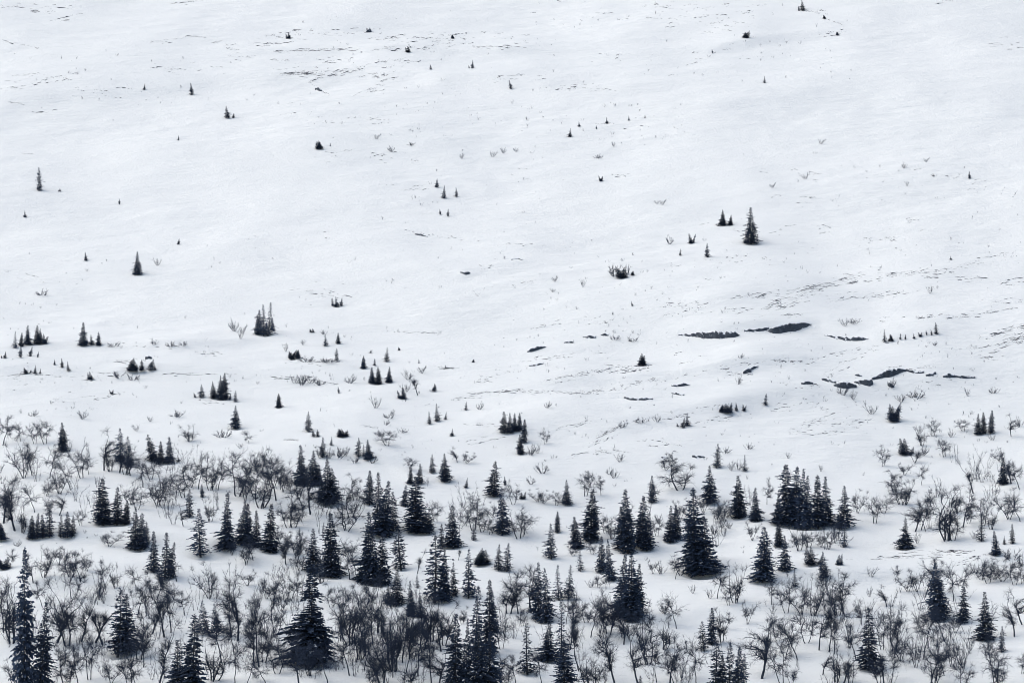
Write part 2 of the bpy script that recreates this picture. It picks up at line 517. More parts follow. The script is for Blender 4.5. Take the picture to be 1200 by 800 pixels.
def make_birch(seed, stems=1, Ht=5.0, spread=0.35, clear=0.38, lean=0.0, arch=0.0, dens=1.0, up=0.5):
    R = random.Random(seed)
    tr = MB(); cr = MB()
    def rv(s):
        return np.array([R.gauss(0, s), R.gauss(0, s), R.gauss(0, s)])
    k5 = Ht / 5
    def twig(p, d, ln):
        dd = unit(d * 0.7 + rv(0.46) + np.array([0, 0, up * R.uniform(-.35, .55)]))
        l = ln * R.uniform(0.45, 1.3)
        mid = p + dd * l * 0.5
        dd2 = unit(dd + rv(0.28) + np.array([0, 0, R.uniform(-.25, .2)]))
        r = R.uniform(0.0062, 0.0096)
        cr.tube([p, mid, mid + dd2 * l * 0.6], [r, r * 0.8, 0.0025], 3, True)
    def branch(p, d, L, r, lev):
        n = 5 if lev == 1 else 3
        pts = [p]; q = p
        for i in range(n):
            d = unit(d + rv(0.30 if lev == 1 else 0.32) + np.array([0, 0, up * 0.16]) - np.array([0, 0, arch * 0.25 * i / n]))
            q = q + d * L / n
            pts.append(q)
        rad = [r * (1 - 0.75 * i / n) for i in range(n + 1)]
        cr.tube(pts, rad, 4 if lev == 1 else 3, True)
        def at(lo):
            s = R.uniform(lo, 1.0); i = min(n - 1, int(s * n)); f = s * n - i
            return pts[i] * (1 - f) + pts[i + 1] * f, unit(pts[i + 1] - pts[i])
        if lev == 1:
            for k in range(max(4, int(R.uniform(6, 10) * dens))):
                pp, dd = at(0.15)
                branch(pp, unit(dd * 0.8 + rv(0.5)), L * R.uniform(0.4, 0.95), max(0.014, r * 0.55), 2)
        for k in range(int((14 if lev == 1 else 12) * dens)):
            pp, dd = at(0.0)
            twig(pp, dd, 0.66 * k5)
    for st in range(stems):
        az = R.uniform(0, 6.28) if stems == 1 else 6.28 * st / stems + R.uniform(-.5, .5)
        k = lean if stems == 1 else 0.30 + 0.22 * R.random()
        d = unit(np.array([math.cos(az) * k, math.sin(az) * k, 1.0]))
        Hs = Ht * (1.0 if st == 0 else R.uniform(0.68, 0.98))
        p = np.array([math.cos(az), math.sin(az), 0]) * (0.0 if stems == 1 else R.uniform(.05, .22)) + np.array([0, 0, -0.25])
        pts = [p]; n = 9
        for i in range(n):
            d = unit(d + rv(0.15) + np.array([0, 0, 0.11]) + np.array([math.cos(az), math.sin(az), -0.2]) * arch * 0.32 * (i / n))
            p = p + d * (Hs + 0.25) * 0.93 / n
            pts.append(p)
        r0 = (0.098 if stems == 1 else 0.075) * Ht / 5 * R.uniform(.85, 1.2)
        rad = [r0 * (1 - 0.8 * i / n) for i in range(n + 1)]
        tr.tube(pts, rad, 6)
        for b in range(int(R.uniform(9, 13) * dens)):
            s = clear + (1 - clear) * (b + R.random()) / 14 if b < 14 else R.uniform(clear, 1)
            s = min(0.99, s)
            i = min(n - 1, int(s * n)); f = s * n - i
            pp = pts[i] * (1 - f) + pts[i + 1] * f
            a2 = R.uniform(0, 6.28)
            g = 0.5 + 0.5 * math.sin(math.pi * min(1, max(0, (s - clear) / (1 - clear))) ** 0.8)
            dd = unit(np.array([math.cos(a2), math.sin(a2), R.uniform(0.15, 0.9) * (0.6 + up)]))
            branch(pp, dd, Ht * spread * g * R.uniform(0.55, 1.1), rad[i] * 0.55 + 0.016, 1)
        branch(pts[-1], unit(pts[-1] - pts[-2]), Ht * 0.16, rad[-1], 1)
    A = np.array(cr.V)
    w = float(np.percentile(A[:, 0], 96) - np.percentile(A[:, 0], 4)) * 1.08
    h = float(np.percentile(A[:, 2], 98.5))
    cx = float(np.percentile(A[:, 0], 50))
    d = dict(trunk=tr.mesh('birch_trunk', M['birch_bark'], True), crown=cr.mesh('birch_crown', M['birch_twig']), w=w, h=h, cx=cx)
    return d

def make_shrub(seed, Ht=1.2, wide=1.0, n=16):
    """low leafless willow or dwarf birch: crooked stems from one root"""
    R = random.Random(seed)
    mb = MB()
    for s in range(n):
        az = R.uniform(0, 6.28)
        d = unit(np.array([math.cos(az) * wide, math.sin(az) * wide, R.uniform(0.45, 1.3)]))
        L = Ht * R.uniform(0.5, 1.1)
        p = np.array([math.cos(az), math.sin(az), 0]) * R.uniform(0, 0.35) * wide * Ht + np.array([0, 0, -0.08])
        pts = [p]
        for i in range(4):
            d = unit(d + np.array([R.gauss(0, .25), R.gauss(0, .25), R.gauss(0, .15) + 0.06]))
            p = p + d * L / 4
            pts.append(p)
        r = R.uniform(0.014, 0.028)
        mb.tube(pts, [r, r * .85, r * .7, r * .5, 0.004], 4, True)
        for k in range(R.randint(9, 16)):
            i = R.randint(1, 3); f = R.random()
            q = pts[i] * (1 - f) + pts[i + 1] * f
            dd = unit(unit(pts[i + 1] - pts[i]) * .8 + np.array([R.gauss(0, .5), R.gauss(0, .5), R.gauss(0.15, .4)]))
            l = Ht * R.uniform(0.16, 0.36)
            mb.tube([q, q + dd * l * .5, q + unit(dd + np.array([R.gauss(0, .25), R.gauss(0, .25), .1])) * l], [0.011, 0.009, 0.002], 3, True)
    A = np.array(mb.V)
    return dict(whole=mb.mesh('willow_shrub', M['birch_twig']), w=float(np.percentile(A[:, 0], 97) - np.percentile(A[:, 0], 3)), h=float(np.percentile(A[:, 2], 98)))

def make_clump(seed, n, low=0.45):
    """matted dwarf spruce: several leaning leaders of unequal height from one root"""
    R = random.Random(seed)
    V = []; Fc = []; TV = []; TF = []
    for k in range(n):
        d = make_spruce('d' if k % 2 else 'o', seed * 7 + k, gap=.2, dens=.85, snow=0, bole=.5)
        sz = R.uniform(low, 1.0) if k else 1.0
        sx = sz * R.uniform(1.2, 1.9)
        ox, oy = (R.uniform(-3.2, 3.2), R.uniform(-2.5, 2.5)) if k else (R.uniform(-1, 1), 0)
        lx, ly = R.uniform(-.22, .22), R.uniform(-.22, .22)
        for me, VV, FF in ((d['crown'], V, Fc), (d['trunk'], TV, TF)):
            b = len(VV)
            for v in me.vertices:
                x, y, z = v.co
                VV.append((x * sx + ox + lx * z * sz, y * sx + oy + ly * z * sz, z * sz))
            FF += [tuple(i + b for i in p.vertices) for p in me.polygons]
        for key in ('crown', 'trunk', 'whole', 'snow_load'):
            if key in d:
                bpy.data.meshes.remove(d[key])
    A = np.array(V)
    w = float(np.percentile(A[:, 0], 97) - np.percentile(A[:, 0], 3))
    d = dict(crown=mesh_from('spruce_crown', V, Fc, M['needles']), trunk=mesh_from('spruce_trunk', TV, TF, M['spruce_bark']), w=w, h=10.0, kind='b')
    nv = len(V)
    me = mesh_from('small_spruce', V + TV, Fc + [tuple(i + nv for i in f) for f in TF], [M['needles'], M['spruce_bark']])
    mi = np.zeros(len(me.polygons), dtype=np.int32); mi[len(Fc):] = 1
    me.polygons.foreach_set('material_index', mi)
    d['whole'] = me
    return d

SPRUCE = {
    'd': [make_spruce('d', 11 + i, gap=(0, .05, .1, .08)[i % 4], snow=(.03, .08, .02, .14)[i % 4], dens=(1, .92, 1, .88)[i % 4], rag=(.28, .42, .36, .5)[i % 4]) for i in range(8)],
    's': [make_spruce('s', 31 + i, gap=(.1, .18, .08)[i % 3], dens=(1, .85, .95)[i % 3], rag=(.35, .5, .4)[i % 3]) for i in range(5)],
    'o': [make_spruce('o', 51 + i, gap=(.18, .26, .12)[i % 3], dens=(.75, .66, .8)[i % 3], snow=(.04, .1, .06)[i % 3], rag=(.5, .65, .45)[i % 3]) for i in range(6)],
    'b': [make_clump(41, 4), make_clump(42, 3), make_clump(43, 5), make_clump(44, 4)],
    'k': [make_spruce('k', 71, gap=.1, dens=.85)],
    'n': [make_spruce('n', 65, gap=.06, dens=1.35, snow=.1, rag=.3)],
    't': [make_spruce('t', 81, gap=.04, dens=1.1, rag=.42), make_spruce('t', 82, gap=.08, dens=1.0, snow=.1, rag=.5), make_spruce('t', 83, gap=.1, dens=1.0, rag=.45)],
}
SAPLING = [make_spruce('o', 91, gap=.2, dens=.9, snow=.1, rag=.7, bole=.45), make_spruce('d', 92, gap=.25, dens=.8, snow=.1, rag=.7, bole=.45), make_spruce('o', 93, gap=.35, dens=.85, snow=.15, rag=.8, bole=.4), make_clump(94, 2), make_clump(95, 3), make_spruce('o', 96, gap=.3, dens=.95, rag=.75, bole=.4)]
BIRCH = [
    make_birch(101, 1, spread=.30, clear=.34, lean=.10, up=.6),
    make_birch(102, 1, spread=.34, clear=.42, lean=.22, arch=.5, up=.35),
    make_birch(103, 1, spread=.24, clear=.22, lean=.05, up=.8),
    make_birch(104, 2, spread=.30, clear=.36, up=.5, dens=.8),
    make_birch(105, 2, spread=.34, clear=.30, arch=.7, up=.35, dens=.85),
    make_birch(106, 3, spread=.28, clear=.32, up=.6, dens=.7),
    make_birch(107, 3, spread=.36, clear=.28, arch=.4, up=.4, dens=.7),
    make_birch(108, 1, spread=.20, clear=.18, lean=.08, up=.7, dens=.9),
    make_birch(109, 1, spread=.42, clear=.50, lean=.15, arch=.9, up=.2),
    make_birch(110, 4, spread=.30, clear=.25, up=.5, dens=.6),
    make_birch(111, 1, spread=.36, clear=.45, lean=.30, arch=.3, up=.5),
    make_birch(112, 2, spread=.22, clear=.24, up=.8, dens=.8),
    make_birch(113, 1, spread=.28, clear=.55, lean=.12, up=.5),
    make_birch(114, 1, spread=.18, clear=.30, lean=.15, up=.6, dens=.8),
    make_birch(115, 2, spread=.40, clear=.45, arch=.8, up=.2, dens=.8),
    make_birch(116, 5, spread=.26, clear=.30, up=.7, dens=.55),
    make_birch(117, 1, spread=.33, clear=.28, lean=.35, arch=.6, up=.3, dens=.9),
    make_birch(118, 3, spread=.24, clear=.45, arch=.2, up=.5, dens=.7),
]
SHRUB = [make_shrub(201, 1.2, 1.3, 18), make_shrub(202, 1.3, .8, 14), make_shrub(203, 1.0, 1.8, 20), make_shrub(204, 1.5, .5, 9), make_shrub(205, 1.1, 1.1, 10)]
# ------------------------------------------------------------------ what stands where: foot x, foot y, top y, width (photo pixels), habit
SPRUCES = [
    ('tall dark pair in the bottom left corner', [(27,812,637,25,'t'),(47,814,702,22,'t')]),
    ('snow flecked pair among lower left birches', [(138,766,686,26,'o'),(148,762,694,30,'d')]),
    ('heavy group at the bottom left edge', [(208,812,748,28,'d'),(224,816,717,42,'d'),(246,741,702,27,'b')]),
    ('slender trio on the lower left ledge', [(180,669,621,13,'s'),(193,677,622,15,'s'),(200,676,634,11,'s')]),
    ('tight trio above the lower left ledge', [(158,642,592,18,'d'),(165,642,600,17,'d'),(171,638,610,10,'s')]),
    ('broad forked spruce alone above the left ledge', [(235,650,595,31,'o')]),
    ('row of seven slim spruces at far left', [(38,630,603,13,'d'),(44,629,600,11,'s'),(50,629,601,10,'s'),(58,628,588,11,'s'),(71,628,602,10,'s'),(79,628,598,13,'d'),(85,627,602,10,'s')]),
    ('cut off spruce at the left border', [(2,631,611,15,'b')]),
    ('short spruce at the left border below the row', [(4,666,650,13,'b')]),
    ('three stepped spruces at left centre', [(121,613,559,23,'d'),(137,613,569,15,'s'),(146,613,585,14,'d')]),
    ('solitary pointed spruce on the left snowfield edge', [(75,527,494,18,'d')]),
    ('sparse pair above the left birches', [(141,540,500,19,'o'),(152,545,510,15,'o')]),
    ('leaning knot on the upper left snow', [(181,539,506,15,'d'),(188,541,516,13,'d'),(198,541,511,15,'d'),(209,540,534,5,'m')]),
    ('small pointed spruce near left centre snowfield', [(276,501,474,16,'d')]),
    ('stubby row below the left shelf', [(235,465,450,10,'m'),(250,466,446,9,'d'),(258,467,439,10,'d'),(262,467,436,11,'d'),(269,468,459,8,'m'),(276,470,457,9,'m')]),
    ('thin spruces wrapped in left birches', [(222,605,572,11,'o'),(237,582,566,8,'m')]),
    ('dark trio above the left centre ledge', [(266,641,577,23,'d'),(283,637,585,19,'d'),(291,634,589,15,'d')]),
    ('pair right of the dark ledge trio', [(302,640,597,11,'s'),(316,645,589,20,'d')]),
    ('tiny spruce on the mid snow shelf', [(327,477,460,9,'d')]),
    ('narrow spruce and bush on mid snow', [(362,505,481,12,'o'),(372,511,502,9,'b')]),
    ('twin low bushes right of mid shelf', [(398,511,501,8,'b'),(404,511,502,8,'b')]),
    ('thin pair above the big left centre clump', [(378,535,511,10,'s'),(388,521,511,8,'m')]),
    ('big left centre clump', [(354,566,520,19,'d'),(365,566,526,18,'d'),(373,567,543,15,'d'),(376,587,558,16,'d'),(384,588,531,18,'d'),(390,588,547,25,'d')]),
    ('ragged trio above centre left', [(420,534,512,13,'o'),(426,534,520,9,'o'),(432,537,514,13,'d')]),
    ('dark central tower', [(433,590,550,13,'s'),(442,605,552,13,'s'),(447,625,561,28,'d'),(461,621,575,16,'o')]),
    ('squat clump right of the central tower', [(475,592,567,11,'d'),(481,566,546,11,'d'),(492,566,542,9,'d'),(488,622,556,27,'d'),(503,623,597,18,'b')]),
    ('upright pair on the central snowfield', [(506,553,531,14,'o'),(521,563,530,19,'d')]),
    ('tiny seedling on the central snowfield', [(546,571,559,6,'m')]),
    ('neat cone on the central snowfield', [(579,580,539,19,'d')]),
    ('tiny seedling beside the neat cone', [(592,568,557,5,'m')]),
    ('tall narrow spruce below the neat cone', [(589,624,570,18,'d')]),
    ('compact clump at picture centre', [(591,506,481,12,'d'),(598,506,483,10,'d'),(603,504,483,9,'d'),(608,503,483,10,'d')]),
    ('stacked pair below the compact centre clump', [(614,518,490,11,'s'),(610,531,508,12,'d')]),
    ('thin trio on the middle snowfield', [(503,496,481,10,'o'),(512,493,472,11,'o'),(522,491,482,5,'m')]),
    ('tiny leaning spruce in the mid snow', [(546,480,470,7,'m')]),
    ('speck of a spruce below the thin trio', [(530,510,501,5,'m')]),
    ('small pair on the centre shelf', [(473,467,454,7,'m'),(508,458,449,9,'m')]),
    ('pointed pair right of the squat clump', [(531,640,591,20,'d'),(518,641,612,12,'s')]),
    ('neat pair in the left centre birches', [(367,668,618,21,'d'),(388,674,599,23,'d')]),
    ('tall mass below the central tower', [(430,680,598,26,'d'),(438,682,612,18,'d'),(448,683,622,22,'d')]),
    ('airy spruce right of the tall central mass', [(470,666,613,20,'o')]),
    ('shaggy heap in the lower centre', [(509,703,622,28,'o'),(521,701,642,18,'d'),(531,698,657,11,'o'),(549,699,641,16,'o')]),
    ('low bush with one tip in lower centre', [(562,661,641,17,'b')]),
    ('thin twins in the lower centre', [(584,667,636,12,'o'),(594,668,635,13,'o')]),
    ('short spruce left of the shaggy heap', [(489,688,672,8,'o')]),
    ('four stepped spruces in the lower birches', [(455,706,684,12,'d'),(465,707,666,18,'d'),(482,720,679,14,'d'),(493,722,696,13,'d')]),
    ('small spruce hidden in centre birches', [(555,632,613,12,'o')]),
    ('widest shaggy spruce with a bare neck', [(365,776,660,50,'n')]),
    ('black thicket at bottom centre', [(533,815,716,24,'d'),(545,815,722,18,'d'),(556,772,684,18,'s'),(573,765,677,19,'s'),(580,740,686,11,'s'),(560,816,725,34,'d'),(573,816,738,34,'d')]),
    ('sparse stacked pair right of centre', [(653,623,598,9,'s'),(646,653,612,15,'o')]),
    ('stout pair right of the sparse stack', [(676,641,604,17,'d'),(692,633,571,21,'t')]),
    ('small ball topped spruce below stout pair', [(680,668,644,12,'o')]),
    ('slim pair right of stout pair', [(704,669,627,14,'d'),(716,679,630,15,'d')]),
    ('bold cluster right of centre', [(728,643,592,15,'s'),(736,646,571,20,'t'),(751,640,579,19,'t'),(758,643,598,18,'d')]),
    ('dark twins between the bold cluster and the giant', [(785,634,591,14,'d'),(792,631,590,13,'d')]),
    ('giant broad group right of centre', [(813,668,570,30,'t'),(820,671,606,38,'d'),(832,670,603,27,'d')]),
    ('thin spruce with a faint birch beside it', [(764,588,556,10,'s')]),
    ('small dense cone right of the centre', [(664,590,561,12,'d')]),
    ('tiny seedling left of the small dense cone', [(611,584,575,5,'m')]),
    ('ragged spruce highest on the right centre', [(840,547,519,12,'o')]),
    ('full cone above the giant group', [(832,588,544,20,'d')]),
    ('bushy spruce alone on right centre snow', [(873,551,532,11,'o')]),
    ('even cones right of the giant group', [(866,605,556,20,'d'),(885,609,570,15,'d')]),
    ('dark hedge on the middle right snow', [(846,482,473,9,'b'),(854,483,471,9,'b'),(863,481,470,7,'m')]),
    ('tiny spruces right of the dark hedge', [(872,481,473,4,'m'),(897,474,460,6,'m')]),
    ('bent pair left of the dark hedge', [(805,498,483,7,'m'),(799,500,488,8,'m')]),
    ('ragged block below the slim pair', [(727,721,648,20,'d'),(740,725,646,24,'d'),(746,722,659,16,'d')]),
    ('black wedge group below centre', [(631,724,657,17,'d'),(640,727,664,20,'d'),(655,701,661,13,'o'),(666,700,661,17,'o')]),
    ('grey mixed pair below the black wedge', [(657,772,703,18,'o'),(642,772,725,27,'d')]),
    ('separate drooping spruce at the bottom centre', [(618,788,728,20,'o')]),
    ('needle topped spruce at the bottom edge', [(661,816,748,26,'t')]),
    ('lower right twin spruces', [(825,761,726,15,'o'),(834,754,711,15,'s')]),
    ('black spires at the bottom right of centre', [(838,816,747,19,'s'),(846,816,766,13,'s'),(855,816,750,14,'s'),(864,816,756,15,'s'),(871,816,764,11,'s')]),
    ('spruce tip on the bottom edge', [(750,816,790,16,'d')]),
    ('broad cone below the great right clump', [(893,679,616,27,'d')]),
    ('two spruces under the great right clump', [(914,639,610,18,'d'),(920,668,626,17,'d')]),
    ('great dark right clump', [(912,612,578,18,'d'),(922,613,542,25,'t'),(932,614,545,20,'t'),(939,617,548,18,'d'),(946,617,556,19,'d'),(959,617,555,19,'t'),(968,614,557,18,'d')]),
    ('pointed spruce on the great clump\'s right', [(988,617,567,22,'d')]),
    ('wispy spruce below the great right clump', [(989,640,612,10,'o')]),
    ('round bush below the great right clump', [(948,661,640,20,'b')]),
    ('upright spruce right of the round bush', [(965,676,645,14,'d')]),
    ('faint little spruce below the round bush', [(932,686,665,9,'o')]),
    ('small tip right of the round bush', [(982,661,648,6,'m')]),
    ('witch hat spruce on the right snow', [(1061,641,605,21,'k')]),
    ('clean trio near the right edge', [(1146,508,484,12,'d'),(1153,507,482,8,'s'),(1161,507,480,9,'s')]),
    ('dark cone beside right edge birches', [(1175,566,535,13,'d')]),
    ('thin spruce under the right edge birches', [(1150,633,603,11,'o')]),
    ('little trio at the right edge', [(1167,649,621,14,'d'),(1177,637,627,8,'m'),(1187,636,613,7,'s')]),
    ('matted bush on the right snowfield', [(1058,532,512,15,'b')]),
    ('bent bush above the matted one', [(1048,493,470,13,'b')]),
    ('frosted spruce standing apart lower right', [(1018,782,710,26,'d')]),
    ('loose group at lower right', [(1100,724,657,22,'t'),(1107,723,679,19,'o'),(1128,728,679,16,'d')]),
    ('isolated cone at the lower right edge', [(1155,748,692,23,'d')]),
    ('twiggy spruce by the lower right border', [(1174,763,732,9,'o')]),
    ('upper left row of stunted spruces', [(18,407,388,8,'o'),(25,405,389,9,'d'),(32,403,380,10,'d'),(43,402,380,9,'d'),(47,402,384,8,'d'),(51,402,392,7,'m')]),
    ('dwarfs below the stunted upper left row', [(5,419,411,5,'m'),(24,418,404,10,'m'),(35,417,405,8,'m'),(44,418,411,5,'m')]),
    ('neat trio on the upper left snow', [(98,404,377,11,'d'),(107,403,391,8,'m'),(116,404,388,10,'d')]),
    ('lone dark spruce high on the left', [(161,321,294,11,'d')]),
    ('tiny spruce left of the lone dark one', [(101,305,294,5,'m')]),
    ('speck right of the lone dark spruce', [(209,286,279,4,'m')]),
    ('dwarf trio below the neat upper trio', [(64,427,420,5,'m'),(73,430,419,8,'m'),(80,434,423,9,'m')]),
    ('dwarf trio low on the left shelf', [(32,437,429,8,'m'),(41,437,427,8,'m'),(47,437,431,6,'m')]),
    ('stub right of the left shelf dwarfs', [(107,444,435,8,'m')]),
    ('speck on the smooth left slope', [(131,461,456,5,'m')]),
    ('matted krummholz on the left shelf', [(152,434,420,12,'b'),(160,434,419,13,'b'),(175,433,420,13,'b')]),
    ('comb of four spruces left of centre', [(303,391,362,10,'d'),(309,392,356,11,'o'),(314,392,353,11,'o'),(319,388,371,9,'d')]),
    ('small tuft of three above the centre left', [(390,358,348,5,'m'),(394,359,346,6,'m'),(399,358,347,5,'m')]),
    ('scattered trio below the small tuft', [(382,405,390,8,'o'),(396,402,389,8,'d'),(395,422,407,9,'o')]),
    ('flat tuft left of the scattered trio', [(367,389,384,8,'b')]),
    ('krummholz heap left of centre', [(342,420,410,10,'b'),(349,419,409,9,'b')]),
    ('cluster of seven on the centre left rise', [(426,431,416,10,'d'),(439,428,419,7,'m'),(436,448,429,11,'d'),(443,449,429,12,'d'),(453,423,406,9,'o'),(456,447,429,12,'d'),(434,413,409,5,'m')]),
    ('specks right of the centre left rise', [(468,410,406,5,'m'),(491,425,420,6,'m'),(522,431,427,4,'m')]),
    ('speck below the centre left rise', [(397,460,452,6,'m')]),
    ('dark dot on the empty centre snow', [(554,424,420,4,'m')]),
    ('bushy spruce left of the rock slabs', [(753,427,414,13,'b')]),
    ('tiny spruces on the right hand knoll edge', [(741,358,352,6,'m'),(718,368,364,4,'m')]),
    ('scattered saplings left of the high lone spruce', [(810,285,272,5,'m'),(829,301,284,6,'o'),(797,299,291,4,'m')]),
    ('high lone dark spruce on the right', [(880,284,242,20,'d')]),
    ('pair left of the high lone spruce', [(847,263,245,11,'d'),(856,263,251,8,'d')]),
    ('speck high on the right knoll', [(1114,304,299,5,'m')]),
    ('hedge of dwarfs right of the rock slabs', [(1037,400,385,6,'o'),(1045,399,391,9,'b'),(1055,397,390,5,'m'),(1061,397,391,4,'m'),(1071,396,390,5,'m'),(1079,394,388,5,'m'),(1086,392,386,5,'m'),(1092,392,385,5,'m'),(1097,391,377,6,'o')]),
    ('frosted sapling high at the far left', [(46,223,195,7,'o')]),
    ('specks below the frosted far left sapling', [(29,254,246,4,'m'),(70,224,220,4,'m')]),
    ('sapling right of the frosted far left one', [(140,239,232,5,'m')]),
    ('small windswept saplings high on the left', [(225,111,97,6,'m'),(268,138,124,9,'m'),(209,164,158,5,'m'),(169,105,97,5,'m')]),
    ('dark tuft high left of centre', [(373,174,164,11,'b'),(387,171,167,5,'m')]),
    ('specks on the topmost ledges', [(339,45,38,6,'m'),(432,37,32,7,'b'),(530,45,40,6,'b'),(553,80,70,5,'m'),(479,61,54,5,'m'),(505,81,74,8,'m'),(599,104,93,6,'m')]),
    ('trio of specks high in the centre', [(512,219,209,6,'m'),(520,232,217,6,'m'),(535,230,219,9,'m')]),
    ('faint pair below the high centre trio', [(516,251,244,5,'m'),(525,253,244,6,'m')]),
    ('scatter of specks high right of centre', [(668,160,150,5,'m'),(711,144,137,4,'m'),(679,148,142,4,'m'),(699,151,146,4,'m'),(737,141,135,5,'m'),(756,138,134,4,'m'),(704,212,206,5,'m')]),
    ('bushy tuft right of the upper centre', [(727,325,311,13,'b'),(741,322,317,7,'b')]),
    ('speck far out on the right snow', [(1136,209,200,5,'m')]),
    ('specks in the top right', [(896,97,89,6,'m'),(875,44,36,8,'b'),(940,12,0,8,'m'),(967,22,17,6,'b'),(981,41,37,7,'b'),(835,62,57,6,'m')]),
]

